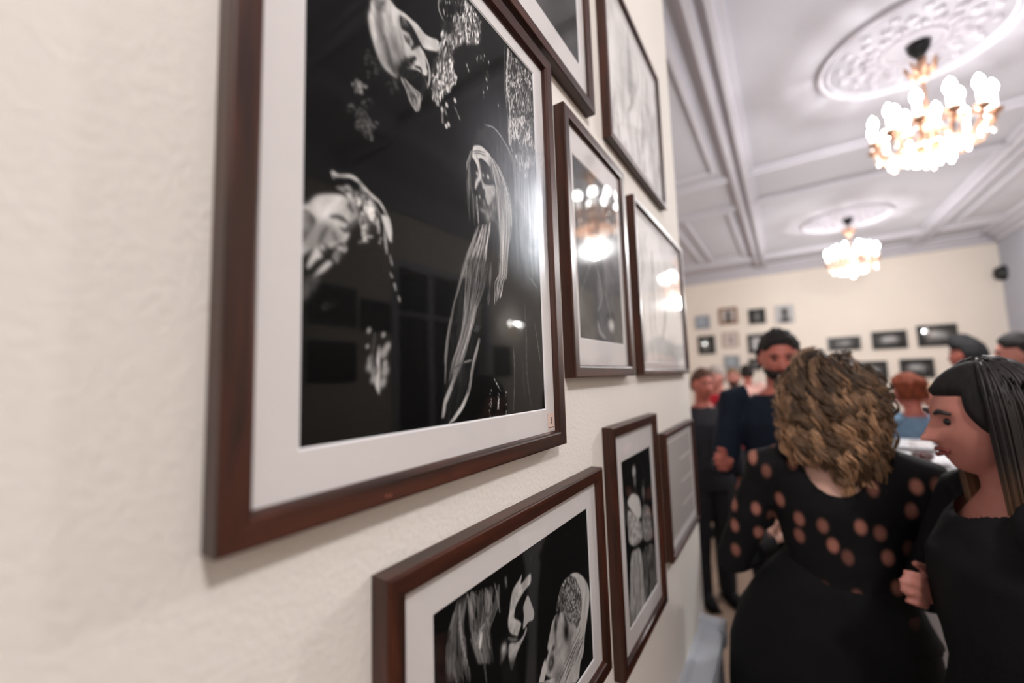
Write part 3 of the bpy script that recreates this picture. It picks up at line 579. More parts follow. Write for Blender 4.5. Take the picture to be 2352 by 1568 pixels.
def paint_low(rect):
    w, h = 380, 250; c = Canvas(w, h, .075); c.map = pxmap(*rect, w, h, -.3*1.003); G = K(990, 1160, 3.844)
    r = random.Random(9)
    strands(c, G([(240, 850), (190, 1050), (150, 1300), (150, 1568)]), G([(330, 780), (290, 1050), (320, 1350), (350, 1568)]), 90, 1.3, .45, 2, 21, .7)
    strands(c, G([(330, 780), (350, 950), (380, 1150), (440, 1400)]), G([(620, 700), (600, 900), (520, 1100), (560, 1400)]), 150, 1.5, .48, 2.5, 22, .7)
    for p, wd, v in (([(265, 880), (265, 1040), (290, 1220), (330, 1400)], 3.4, .60), ([(215, 960), (180, 1100)], 2, .55), ([(505, 760), (520, 850), (510, 950)], 4.5, .55), ([(570, 700), (600, 850), (615, 950)], 2.6, .5), ([(410, 1230), (440, 1130), (480, 1050)], 3, .6), ([(455, 1130), (445, 1200), (440, 1260)], 4, .85), ([(520, 1060), (500, 1000)], 2.5, .55), ([(665, 650), (672, 720)], 4, .5), ([(210, 1310), (215, 1450), (240, 1568)], 3, .45), ([(160, 1220), (150, 1350), (160, 1500)], 2.5, .4), ([(360, 1180), (400, 1290), (430, 1400)], 3, .45), ([(490, 1240), (480, 1380), (500, 1568)], 2, .4), ([(880, 440), (890, 500)], 2.2, .25), ([(380, 800), (400, 900)], 2, .45), ([(430, 830), (420, 940)], 2, .4)): c.stroke(G(p), wd, v, .85)
    c.poly(G([(810, 615), (785, 660), (735, 740), (712, 830), (698, 950), (685, 1040), (705, 1130), (760, 1170), (790, 1100), (800, 1040), (765, 1010), (742, 985), (755, 900), (795, 820), (840, 750), (885, 690), (885, 610), (850, 640), (800, 700)]), .66, 1.5, 1, tex=.12, tsc=8)
    c.poly(G([(862, 800), (890, 865), (917, 950), (905, 1015), (865, 1035), (830, 1092), (818, 1080), (826, 980), (820, 905), (840, 840)]), .64, 1.2)
    c.poly(G([(740, 985), (765, 1000), (800, 940), (820, 860), (800, 850), (765, 900)]), .10, 1.5, .9); c.stroke(G([(670, 1140), (710, 1155), (770, 1170)]), 3, .1, .9); c.stroke(G([(690, 1175), (730, 1190), (770, 1185)]), 4, .42, .8)
    c.poly(G([(770, 1210), (820, 1150), (845, 1080), (850, 1120), (800, 1230), (765, 1310), (725, 1450), (705, 1420), (690, 1300), (705, 1220)]), .62, 1.6, 1, tex=.1, tsc=6)
    c.poly(G([(635, 1240), (670, 1240), (680, 1290), (650, 1370), (620, 1400)]), .45, 3, .8); c.blob(G([(650, 1260)])[0], 6, 6, .75, .8)
    c.poly(G([(620, 1400), (760, 1350), (780, 1568), (640, 1568)]), .13, 4, .7)
    # woman with a jewelled cap and veil
    c.poly(G([(1230, 620), (1290, 598), (1350, 640), (1392, 720), (1402, 830), (1385, 980), (1360, 1150), (1350, 1290), (1320, 1400), (1280, 1568), (1000, 1568), (1100, 1500), (1200, 1330), (1290, 1100), (1330, 900), (1320, 760), (1280, 670)]), .70, 1.5, 1, tex=.08, tsc=8, ang=.3)
    strands(c, G([(1330, 1080), (1240, 1260), (1160, 1420), (1100, 1568)]), G([(1360, 1200), (1330, 1300), (1290, 1430), (1250, 1568)]), 26, 2, .42, 1, 31, .6)
    c.poly(G([(1165, 690), (1220, 630), (1275, 640), (1320, 760), (1333, 900), (1312, 1050), (1280, 1090), (1220, 1010), (1180, 960), (1115, 950), (1118, 860), (1140, 760)]), .42, 1.5, 1, tex=.42, tsc=3.4)
    c.blob(G([(1170, 840)])[0], 10, 14, .2, .5)
    c.poly(G([(1115, 960), (1180, 955), (1240, 1040), (1290, 1085), (1280, 1150), (1220, 1300), (1160, 1430), (1100, 1520), (1020, 1500), (1018, 1380), (1040, 1300), (1032, 1250), (1060, 1100), (1080, 1020)]), .62, 1.5, 1, tex=.08, tsc=9)
    for q, rx, ry, v, al, an in (((1130, 945), 5, 8, .07, .95, .3), ((1105, 1060), 5, 12, .1, .9, .2), ((1198, 1120), 9, 15, .07, .95, -.2), ((1190, 1010), 3, 12, .15, .7, -.4), ((1085, 1262), 5, 4, .15, .8, 0), ((1105, 1200), 3, 10, .35, .6, 0), ((1230, 1200), 8, 20, .35, .5, .4), ((1120, 1500), 12, 12, .3, .5, 0)):
        c.blob(G([q])[0], rx, ry, v, al, an)
    c.blob(G([(1066, 1392)])[0], 9, 10, .14, .9, .2, hard=2); c.blob(G([(1062, 1392)])[0], 4, 5, .5, .9)
    c.poly(G([(1012, 1350), (985, 1430), (955, 1568), (1000, 1568), (1030, 1440)]), .72, 1.5)
    return c

def paint_narrow(rect):
    w, h = 90, 150; c = Canvas(w, h, .08); c.map = pxmap(*rect, w, h, -.3*1.003); G = K(1410, 1020, 3.56)
    c.poly(G([(150, 890), (215, 850), (240, 1000), (262, 1310), (150, 1505), (138, 1200)]), .60, 1.2, 1, tex=.2, tsc=4, ang=.05)
    c.poly(G([(250, 830), (322, 820), (345, 950), (362, 1140), (270, 1290), (245, 1050)]), .34, 1.2, 1, tex=.25, tsc=4, ang=.05)
    c.poly(G([(245, 500), (290, 520), (318, 700), (305, 780), (250, 785), (235, 640)]), .50, 1.2, 1, tex=.2, tsc=4)
    c.poly(G([(118, 545), (160, 560), (225, 640), (235, 760), (195, 832), (135, 815), (122, 700)]), .62, 1.2, 1, tex=.2, tsc=4)
    c.poly(G([(150, 408), (205, 430), (228, 560), (205, 610), (150, 545), (116, 480)]), .78, 1)
    c.blob(G([(168, 225)])[0], 5, 6.5, .72, .95, hard=2); c.blob(G([(175, 305)])[0], 3.5, 6, .5, .9, hard=2); c.blob(G([(180, 385)])[0], 2, 4, .3, .8)
    c.blob(G([(245, 310)])[0], 3, 4, .3, .8); c.blob(G([(243, 395)])[0], 4, 8, .5, .9, hard=2); c.blob(G([(248, 460)])[0], 2, 5, .3, .8)
    c.stroke(G([(135, 830), (170, 850), (215, 820), (250, 830), (320, 790)]), 3, .08, .9)
    return c
def paint_mist(rect):
    w, h = 90, 130; c = Canvas(w, h, .24); c.map = pxmap(*rect, w, h, -.3); G = K(1270, 380, 3.015)
    c.poly([(1300, 300), (1440, 300), (1440, 800), (1300, 800)], .24, 3, 1, tex=.16, tsc=16)
    for q, rx, ry, v, a in (((365, 640), 8, 13, .42, .9), ((350, 740), 4, 6, .12, .8), ((375, 790), 6, 12, .40, .8), ((220, 560), 16, 8, .40, .6), ((260, 850), 16, 20, .12, .6), ((330, 880), 5, 12, .42, .8), ((410, 1100), 7, 6, .78, 1), ((400, 960), 8, 12, .3, .7), ((290, 1040), 8, 9, .1, .6)): c.blob(G([q])[0], rx, ry, v, a, hard=1.5)
    c.stroke(G([(315, 720), (345, 900), (320, 1000)]), 3, .48, .8); c.stroke(G([(370, 880), (400, 1030)]), 3, .45, .8); c.stroke(G([(318, 1080), (335, 1150), (375, 1195)]), 3.5, .55, .9)
    c.stroke(G([(200, 880), (260, 700), (310, 560)]), 2.5, .4, .5)
    return c
def paint_pale(seed, base=.6, n=30, lo=.35):
    w, h = 90, 80; c = Canvas(w, h, base); r = random.Random(seed)
    c.poly([(-5, -5), (w+5, -5), (w+5, h+5), (-5, h+5)], base, 3, 1, tex=.12, tsc=18)
    for i in range(n):
        x = r.uniform(0, w); y = r.uniform(0, h)
        c.stroke([(x, y), (x+r.uniform(-6, 6), y+r.uniform(8, 26)), (x+r.uniform(-12, 12), y+r.uniform(26, 46))], r.uniform(1.5, 6), r.uniform(lo, base+.12), .45, raw=True)
    return c
def paint_small(seed, kind):
    w, h = 26, 20; c = Canvas(w, h, .15); r = random.Random(seed)
    if kind == 'land':
        c.blob((w*.5, h*.45), w*.36, h*.25, .72, .9, raw=True, hard=1.5); c.blob((w*r.uniform(.3, .6), h*.7), w*.3, h*.12, .35, .7, raw=True)
        for i in range(8): c.blob((r.uniform(4, w-4), r.uniform(6, 16)), 1.3, r.uniform(1, 3), r.uniform(.2, .8), .5, raw=True)
    elif kind == 'port':
        c.a[:] = .72
        c.blob((w*.5, h*.35), w*.22, h*.22, .15, .9, raw=True, hard=2); c.blob((w*.5, h*.85), w*.3, h*.3, .2, .8, raw=True, hard=2)
    elif kind == 'white':
        c.a[:] = .78; c.blob((w*.5, h*.5), w*.25, h*.35, .5, .8, raw=True)
    elif kind == 'dark':
        c.a[:] = .14; c.blob((w*.5, h*.5), w*.2, h*.4, .6, .8, raw=True)
    elif kind == 'blue':
        c.a[:] = .55; c.blob((w*.4, h*.4), w*.3, h*.3, .7, .8, raw=True)
    return c
def print_mesh(name, cv, y0, y1, z0, z1, X, parent, tint=(1, .985, .97), skew=0, facing='x', edge=None):
    """grid carrying the canvas as vertex colours; facing +X (on the left wall) or -Y (far wall; y0,y1 are then x)"""
    w, h = cv.w, cv.h
    u = np.linspace(0, 1, w+1); v = np.linspace(0, 1, h+1); U, V = np.meshgrid(u, v)
    A = (y0+(y1-y0)*U).ravel(); Z = (z1-(z1-z0)*V).ravel()
    if skew:
        ca, sa = math.cos(skew), math.sin(skew); ma, mz = (y0+y1)/2, (z0+z1)/2; A, Z = ma+(A-ma)*ca-(Z-mz)*sa, mz+(A-ma)*sa+(Z-mz)*ca
    o3 = parent['_w']; co = np.zeros((A.size, 3))
    if facing == 'x': co[:, 0] = X-o3[0]; co[:, 1] = A-o3[1]
    else: co[:, 0] = A-o3[0]; co[:, 1] = X-o3[1]
    co[:, 2] = Z-o3[2]
    me = D.meshes.new(name); N = w*h; me.vertices.add(A.size); me.vertices.foreach_set('co', co.ravel())
    j, i = np.mgrid[0:h, 0:w]; a = (j*(w+1)+i).ravel(); q = np.stack([a, a+w+1, a+w+2, a+1], 1)
    me.loops.add(N*4); me.loops.foreach_set('vertex_index', q.ravel().astype(np.int32))
    me.polygons.add(N); me.polygons.foreach_set('loop_start', np.arange(0, N*4, 4, dtype=np.int32)); me.update(calc_edges=True)
    img = np.clip(np.pad(cv.a, ((0, 1), (0, 1)), mode='edge')*1.10-.02, .015, .97)
    lin = np.where(img <= .04045, img/12.92, ((img+.055)/1.055)**2.4)
    colr = np.ones((A.size, 4)); 
    for k in range(3): colr[:, k] = lin.ravel()*tint[k]
    at_ = me.color_attributes.new('Col', 'FLOAT_COLOR', 'POINT'); at_.data.foreach_set('color', colr.ravel().astype(np.float32))
    me.materials.append(M['print']); me.validate()
    o = D.objects.new(name, me); COL.objects.link(o); o.parent = parent
    return o

# ------------------------------------------------------------------ framed pictures on the left wall
def rails(t, y0, y1, z0, z1, lipw=.0225, xb=WX, xf=-.291, xg=-.3005):
    dpt = xf-xb
    prof = [(0, xb), (0, xf-.0022), (.0007, xf-.0007), (.0022, xf), (lipw-.0048, xf-.0004), (lipw-.0030, xf-.0010), (lipw-.0018, xf-.0030), (lipw-.0005, xf-.0070), (lipw, xg), (lipw, xb)]
    cs = [(y0, z0, 1, 1), (y1, z0, -1, 1), (y1, z1, -1, -1), (y0, z1, 1, -1)]
    for k in range(4):
        V, F = [], []
        for c in (cs[k], cs[(k+1) % 4]):
            for o, x in prof: V.append((x, c[0]+c[2]*o, c[1]+c[3]*o))
        n_ = len(prof)
        for i in range(n_): F.append((i, (i+1) % n_, n_+(i+1) % n_, n_+i))
        F.append(tuple(range(n_))); F.append(tuple(range(n_, 2*n_))[::-1])
        mesh('frame_rail', V, F, M['wh'] if k % 2 == 0 else M['wv'], t)
def matboard(t, y0, y1, z0, z1, a0, a1, b0, b1, X=-.300, m=None):
    """board with a bevelled opening a0..a1, b0..b1"""
    o = [(y0, z0), (y1, z0), (y1, z1), (y0, z1)]; i = [(a0, b0), (a1, b0), (a1, b1), (a0, b1)]; e = .0016
    j = [(a0+e, b0+e), (a1-e, b0+e), (a1-e, b1-e), (a0+e, b1-e)]
    V = [(X, *p) for p in o]+[(X, *p) for p in i]
    mesh('mount_board', V, [(k, (k+1) % 4, 4+(k+1) % 4, 4+k) for k in range(4)], M['mat'] if m is None else m, t)
    V = [(X, *p) for p in i]+[(X-.0016, *p) for p in j]
    mesh('mount_bevel', V, [(k, (k+1) % 4, 4+(k+1) % 4, 4+k) for k in range(4)], M['matbevel'], t)
def picture(label, out, pr, cv, glass='glass', tint=(1, .985, .97), skew=0, lipw=.0225, mm=None):
    y0, y1, z0, z1 = [v*DU for v in out]; z0 += CZ; z1 += CZ
    t = empty('picture_frame', (WX, (y0+y1)/2, z0), label, 'picture', 'framed photographs on the left wall')
    rails(t, y0, y1, z0, z1, lipw)
    a0, a1, b0, b1 = [v*DU for v in pr]; b0 += CZ; b1 += CZ; q = lipw-.002
    if skew: 
        matboard(t, y0+q, y1-q, z0+q, z1-q, a0, a1, b0, b1, m=mm)
    else: matboard(t, y0+q, y1-q, z0+q, z1-q, a0, a1, b0, b1, m=mm)
    if cv: print_mesh('photograph', cv, a0-.001, a1+.001, b0-.001, b1+.001, -.3018 if not skew else -.3016, t, tint, 0)
    mesh('backing_board', *box(WX+.002, -.303, y0+q, y1-q, z0+q, z1-q), M['back'], t)
    g = mesh('glass_pane', [(-.2985, y0+q, z0+q), (-.2985, y1-q, z0+q), (-.2985, y1-q, z1-q), (-.2985, y0+q, z1-q)], [(0, 1, 2, 3)], M[glass], t)
    return t
BIG = (.556, 1.80, -.160, 1.615); bigr = (BIG[0]*DU, BIG[1]*DU, BIG[2]*DU, BIG[3]*DU)
tb = picture('largest and nearest framed black and white stage photograph, bearded king above an old man', (.376, 1.955, -.345, 1.755), BIG, paint_big(bigr), 'glasshaze')
LOW = (1.003, 2.235, -1.56, -.746); lowr = tuple(v*DU for v in LOW)
picture('framed photograph of two close faces, lowest at the bottom of the picture', (.80, 2.42, -1.70, -.555), LOW, paint_low(lowr))
F2 = (2.25, 3.05, .222, 1.38)
picture('upright framed misty photograph directly right of the largest one, mirroring the near chandelier', (2.10, 3.18, -.010, 1.620), F2, paint_mist(tuple(v*DU for v in F2)), 'glass')
F3 = (3.56, 5.24, .10, 1.44)
picture('pale framed photograph at the wall end, level with the misty one', (3.42, 5.36, -.008, 1.54), F3, paint_pale(4, .88, 22, .5), 'glass', lipw=.017)
TR = (3.05, 4.62, 1.95, 3.26)
picture('framed grey photograph highest near the wall end with drapery folds', (2.93, 4.70, 1.82, 3.38), TR, paint_pale(8, .88, 44, .42), 'glass', lipw=.017)
TL = (.95, 2.45, 2.08, 3.2)
picture('dark framed photograph above the largest one, cut by the top edge', (.80, 2.615, 1.812, 3.4), TL, paint_pale(12, .2, 10, .1), 'glass')
NA = (2.835, 3.57, -1.71, -.603)
picture('narrow framed photograph of two standing women in long pale dresses', (2.615, 3.725, -1.91, -.345), NA, paint_narrow(tuple(v*DU for v in NA)))
# framed text sheet
def paint_text():
    w, h = 110, 120; c = Canvas(w, h, .86); r = random.Random(2)
    for i in range(26):
        y = 6+i*4.2; x = 6
        end = w-6 if i % 7 != 6 else w*.5
        while x < end:
            L = r.uniform(2, 7); c.stroke([(x, y), (min(x+L, end), y)], 1.5, .48, .7, smooth=False, taper=False, raw=True); x += L+1.8
    return c
TX = (4.10, 5.28, -1.62, -.66)
picture('framed sheet of printed text at the wall end, right of the narrow photograph', (4.0, 5.37, -1.715, -.56), TX, paint_text(), 'glass', (1, .94, .90), lipw=.015)
# number sticker on the mount of the largest picture
def textobj(name, s, size, org, m, parent, ext=.0001):
    cu = D.curves.new(name, 'FONT'); cu.body = s; cu.size = size; cu.extrude = ext; cu.align_x = 'CENTER'
    ob = D.objects.new(name, cu); COL.objects.link(ob); dg = bpy.context.evaluated_depsgraph_get()
    me = D.meshes.new_from_object(ob.evaluated_get(dg)); D.objects.remove(ob); D.curves.remove(cu)
    me.materials.append(m); o = D.objects.new(name, me); COL.objects.link(o); o.parent = parent
    p = Vector(org)-Vector(parent['_w']); o.matrix_local = Matrix(((0, 0, 1, p.x), (1, 0, 0, p.y), (0, 1, 0, p.z), (0, 0, 0, 1)))
    return o
sp = atX(1266, 967, -.2995); M['stk'] = mat('pinkish paper', S((.90, .80, .76)), .7); M['ink'] = mat('dark ink', S((.2, .12, .1)), .7)
st = mesh('number_sticker', *box(-.2999, -.2994, sp.y-.0095, sp.y+.0095, sp.z-.0125, sp.z+.0125), M['stk'], tb); st['label'] = 'small pinkish paper sticker with the number 3'
textobj('number', '3', .013, (-.2992, sp.y, sp.z-.003), M['ink'], tb)
mesh('sticker_line', *box(-.2995, -.2992, sp.y-.008, sp.y+.008, sp.z-.0095, sp.z-.0085), M['ink'], tb)
# chips in the varnish
M['chip'] = mat('bare wood chip', S((.62, .36, .26)), .7)
for q in ((888, 1139), (897, 1138)):
    p = atX(q[0], q[1], -.2910); mesh('varnish_chip', *ball((-.2910, p.y, p.z), (.0005, .0011, .0011), 8, 5), M['chip'], tb)

# ------------------------------------------------------------------ pictures on the far wall
def farpic(x0, y0, x1, y1, kind, fmat, label, group, seed, fwid=.03, tiltx=0, tint=(1, 1, 1), depth=.035):
    a = at(x0, y1, YF-depth); b = at(x1, y0, YF-depth); X0, X1, Z0, Z1 = a.x, b.x, a.z, b.z
    t = empty('wall_picture', ((X0+X1)/2, YF-.001, Z0), label, 'picture', group)
    f = fwid; e = depth; Y0, Y1 = YF-e, YF-.002
    for v in (box(X0, X1, Y0, Y1, Z0, Z0+f), box(X0, X1, Y0, Y1, Z1-f, Z1), box(X0, X0+f, Y0, Y1, Z0+f, Z1-f), box(X1-f, X1, Y0, Y1, Z0+f, Z1-f)):
        mesh('frame_rail', *v, fmat, t)
    print_mesh('photograph', paint_small(seed, kind), X0+f*.9, X1-f*.9, Z0+f*.9, Z1-f*.9, YF-.012, t, tint, facing='y')
    mesh('glass_pane', [(X0+f, YF-.018, Z0+f), (X1-f, YF-.018, Z0+f), (X1-f, YF-.018, Z1-f), (X0+f, YF-.018, Z1-f)], [(0, 1, 2, 3)], M['glassplain'], t)
G1 = 'small pictures on the left of the far wall'; G2 = 'black framed landscape pictures on the far wall'
farpic(1597, 722, 1630, 758, 'blue', M['silverframe'], 'small pale blue-grey picture, first of the top row by the wall end', G1, 1, tint=(.85, .95, 1.1))
farpic(1653, 704, 1692, 746, 'port', M['brownframe'], 'small picture in a brown frame, second of the far wall top row', G1, 2, .05, tint=(1.05, .95, .9))
farpic(1721, 707, 1757, 745, 'dark', M['blackframe'], 'small dark picture, third of the far wall top row', G1, 3, .03)
farpic(1783, 698, 1822, 744, 'port', M['silverframe'], 'small picture of a dark head in a silver frame above the bearded man', G1, 4, .02)
farpic(1605, 769, 1641, 814, 'dark', M['blackframe'], 'small dark picture, first of the far wall second row', G1, 5, .04)
farpic(1662, 762, 1694, 798, 'white', M['brownframe'], 'small whitish picture in a thin brown frame, second row', G1, 6, .015, tint=(1.05, .9, .84))
farpic(1720, 765, 1762, 812, 'white', M['blackframe'], 'small picture in a wide black frame beside the bearded man', G1, 7, .09)
farpic(1664, 815, 1698, 850, 'blue', M['silverframe'], 'small bluish picture lowest on the left of the far wall', G1, 8, .015, tint=(.85, .95, 1.05))
farpic(1722, 822, 1748, 850, 'dark', M['blackframe'], 'small dark picture partly hidden behind the bearded man', G1, 18, .02)
farpic(1903, 771, 1976, 806, 'land', M['blackframe'], 'black framed landscape picture above the curly hair, first of the upper row', G2, 9, .045)
farpic(2005, 757, 2082, 803, 'land', M['blackframe'], 'black framed landscape picture, second of the upper row', G2, 10, .045)
farpic(2110, 742, 2197, 797, 'land', M['blackframe'], 'black framed landscape picture, right end of the upper row', G2, 11, .045)
farpic(1962, 828, 2037, 872, 'land', M['blackframe'], 'black framed landscape picture, left one of the lower row', G2, 12, .045)
farpic(2070, 822, 2144, 868, 'land', M['blackframe'], 'black framed landscape picture, right one of the lower row above the red hair', G2, 13, .045)
# pictures on the right wall, seen mirrored in the glass of the largest picture
def sidepic(y0, y1, z0, z1, label, seed):
    t = empty('wall_picture', (XR, (y0+y1)/2, CZ+z0), label, 'picture', 'framed pictures on the right wall'); f = .04
    z0 += CZ; z1 += CZ
    for v in (box(XR-.03, XR-.001, y0, y1, z0, z0+f), box(XR-.03, XR-.001, y0, y1, z1-f, z1), box(XR-.03, XR-.001, y0, y0+f, z0+f, z1-f), box(XR-.03, XR-.001, y1-f, y1, z0+f, z1-f)): mesh('frame_rail', *v, M['blackframe'], t)
    mesh('photograph', *box(XR-.012, XR-.002, y0+f, y1-f, z0+f, z1-f), M['spk'], t)
    mesh('glass_pane', [(XR-.018, y0+f, z0+f), (XR-.018, y0+f, z1-f), (XR-.018, y1-f, z1-f), (XR-.018, y1-f, z0+f)], [(0, 1, 2, 3)], M['glassplain'], t)
sidepic(5.35+.12, 5.95, .03, .55, 'black framed picture hanging below the brass wall lamp', 1)
sidepic(2.30, 2.85, .62, 1.06, 'black framed picture on the right wall, upper row', 2)
sidepic(2.92, 3.33, .60, .96, 'black framed picture on the right wall next to window', 3)
sidepic(2.30, 2.85, .02, .45, 'black framed picture on the right wall, lower row', 4)
# loudspeaker high on the far wall by the right corner
p = at(2310, 626, YF-.12)
t = empty('wall_speaker', (p.x, YF, p.z), 'small black wall-mounted speaker high by the right corner of far wall', 'speaker')
mesh('speaker_body', *lathe([(.05, -.13), (.13, -.10), (.155, 0), (.13, .10), (.05, .13)], tuple(p), 20), M['spk'], t, True)
mesh('bracket', *box(p.x-.03, p.x+.03, p.y+.02, YF, p.z-.03, p.z+.03), M['spk'], t)
mesh('cable', *tube([(p.x, YF-.01, p.z-.03), (p.x+.01, YF-.01, p.z-.6), (p.x, YF-.01, .2)], .012, 6), M['ledge'], t)
# pale ledge against the left wall near its end
LZ = CZ-.865
t = empty('wall_ledge', (WX, 1.0, 0), 'pale grey painted ledge against the left wall below the framed text', 'ledge')
V, F = [], []
sec = [(-.313, LZ-.03), (-.313, LZ+.012), (-.300, LZ+.012), (-.290, LZ), (-.250, LZ), (-.240, LZ-.006), (-.236, LZ-.03)]
for y in (-.8, 1.62):
    for a, b in sec: V.append((a, y, b))
k_ = len(sec); F = [(i, (i+1) % k_, k_+(i+1) % k_, k_+i) for i in range(k_)]+[tuple(range(k_)), tuple(range(k_, 2*k_))[::-1]]
mesh('ledge_top', V, F, M['ledge'], t)
mesh('ledge_body', *box(-.313, -.250, -.8, 1.61, 0, LZ-.03), M['ledge'], t)
mesh('end_cap', *box(-.313, -.234, 1.585, 1.625, LZ-.05, LZ+.022), M['ledge'], t)

# ------------------------------------------------------------------ people
def head_verts(sub=5):
    bm = bmesh.new(); bmesh.ops.create_icosphere(bm, subdivisions=sub, radius=1)
    v = np.array([x.co[:] for x in bm.verts]); f = [tuple(q.index for q in x.verts) for x in bm.faces]; bm.free(); return v, f
HV, HF = head_verts(5)
HV4, HF4 = head_verts(4)
def g(a, s): return np.exp(-(a/s)**2)
def head_shape(u, fem=False):
    x, y, z = u[:, 0], u[:, 1], u[:, 2]
    P = np.stack([x*.074, y*.092, z*.118], 1)
    lo = np.clip(-z, 0, 1)
    P[:, 0] *= 1-.30*lo**1.6; P[:, 1] *= 1-.10*lo**2; P[:, 1] += .014*lo*(y > -.2)
    P[:, 1] -= .012*(y < 0)*(-y)*lo*2
    fr_ = np.clip(y*2, 0, 1)
    nose = g(x, .13+.06*np.clip(-z*2, 0, 1))*np.clip((.12-z)/.42, 0, 1)*(z > -.33)*fr_*.026+g(x, .2)*g(z+.30, .07)*fr_*.010
    sock = -(g(np.abs(x)-.36, .16)*g(z-.02, .12))*fr_*.012
    brow = g(np.abs(x)-.33, .3)*g(z-.2, .08)*fr_*.004
    lips = g(x, .24)*(g(z+.50, .045)+g(z+.61, .05))*fr_*.007-g(x, .26)*g(z+.555, .02)*fr_*.004
    chin = g(x, .28)*g(z+.86, .16)*fr_*.012
    cheek = g(np.abs(x)-.55, .2)*g(z+.22, .2)*fr_*.003
    P[:, 1] += nose+sock+brow+lips+chin+cheek
    return P
CUTC = [None]
def remesh(name, vf, vox, m, parent, smooth_it=3, cut=None, disp=None, mats=None):
    V, F = vf
    me = D.meshes.new(name); o3 = Vector(parent['_l'])if '_l' in parent else Vector((0, 0, 0))
    me.from_pydata([tuple(p) for p in V], [], F); me.update()
    o = D.objects.new(name, me); COL.objects.link(o)
    r = o.modifiers.new('r', 'REMESH'); r.mode = 'VOXEL'; r.voxel_size = vox
    if smooth_it: s = o.modifiers.new('s', 'SMOOTH'); s.iterations = smooth_it; s.factor = .5
    dg = bpy.context.evaluated_depsgraph_get(); nm = D.meshes.new_from_object(o.evaluated_get(dg)); o.modifiers.clear()
    o.data = nm; D.meshes.remove(me); nm.name = name
    if cut or disp:
        bm = bmesh.new(); bm.from_mesh(nm)
        if cut:
            bmesh.ops.delete(bm, geom=[v for v in bm.verts if cut(v.co) < 1], context='VERTS')
            for v in bm.verts:
                if v.is_boundary and 1 < cut(v.co) < 1.4: v.co = CUTC[0]+(v.co-CUTC[0])/cut(v.co)
        if disp:
            bm.normal_update()
            for v in bm.verts: v.co += v.normal*disp(v.co)
        bm.to_mesh(nm); bm.free()
    nm.materials.clear(); nm.materials.append(m)
    nm.polygons.foreach_set('use_smooth', [True]*len(nm.polygons))
    o.parent = parent
    return o
def loft(rings, n=28, pw=2.3):
    """rings: (cx, cy, z, rx, ry)"""
    V, F = [], []
    for cx, cy, z, rx, ry in rings:
        for k in range(n):
            a = 2*math.pi*k/n; c, s = math.cos(a), math.sin(a)
            V.append((cx+rx*math.copysign(abs(c)**(2/pw), c), cy+ry*math.copysign(abs(s)**(2/pw), s), z))
    for i in range(len(rings)-1):
        for k in range(n): F.append((i*n+k, i*n+(k+1) % n, (i+1)*n+(k+1) % n, (i+1)*n+k))
    F.append(tuple(range(n))[::-1]); F.append(tuple((len(rings)-1)*n+k for k in range(n)))
    return V, F
def hand(wr, d, s=1, side=1, curl=.5):
    """palm and five fingers from wrist point wr in direction d"""
    wr = Vector(wr); d = Vector(d).normalized(); a = d.cross(Vector((0, 1, .2)))
    if a.length < .2: a = d.cross(Vector((1, 0, 0)))
    a.normalize(); n_ = a.cross(d).normalized(); a = a*side
    out = [tube([wr-d*.02, wr+d*.03*s, wr+d*.085*s], [.024*s, .034*s, .036*s], 10, .5)]
    for k, (off, L) in enumerate(((-.028, .066), (-.009, .078), (.010, .073), (.028, .056))):
        b = wr+d*.08*s+a*off*s; m1 = b+(d*(1-.25*curl)+n_*.45*curl).normalized()*L*.45*s; m2 = m1+(d*(1-.8*curl)+n_*.9*curl).normalized()*L*.32*s; e = m2+(d*(.7-.9*curl)+n_*1.1*curl).normalized()*L*.25*s
        out.append(tube([b-d*.02, b, m1, m2, e], [.0095*s]*2+[.009*s, .0085*s, .006*s], 7))
    b = wr+d*.02*s-a*.02*s
    out.append(tube([b, b+(d*.6-a*.8).normalized()*.035*s, b+(d*.85-a*.5+n_*.3).normalized()*.068*s], [.014*s, .012*s, .008*s], 7))
    return out
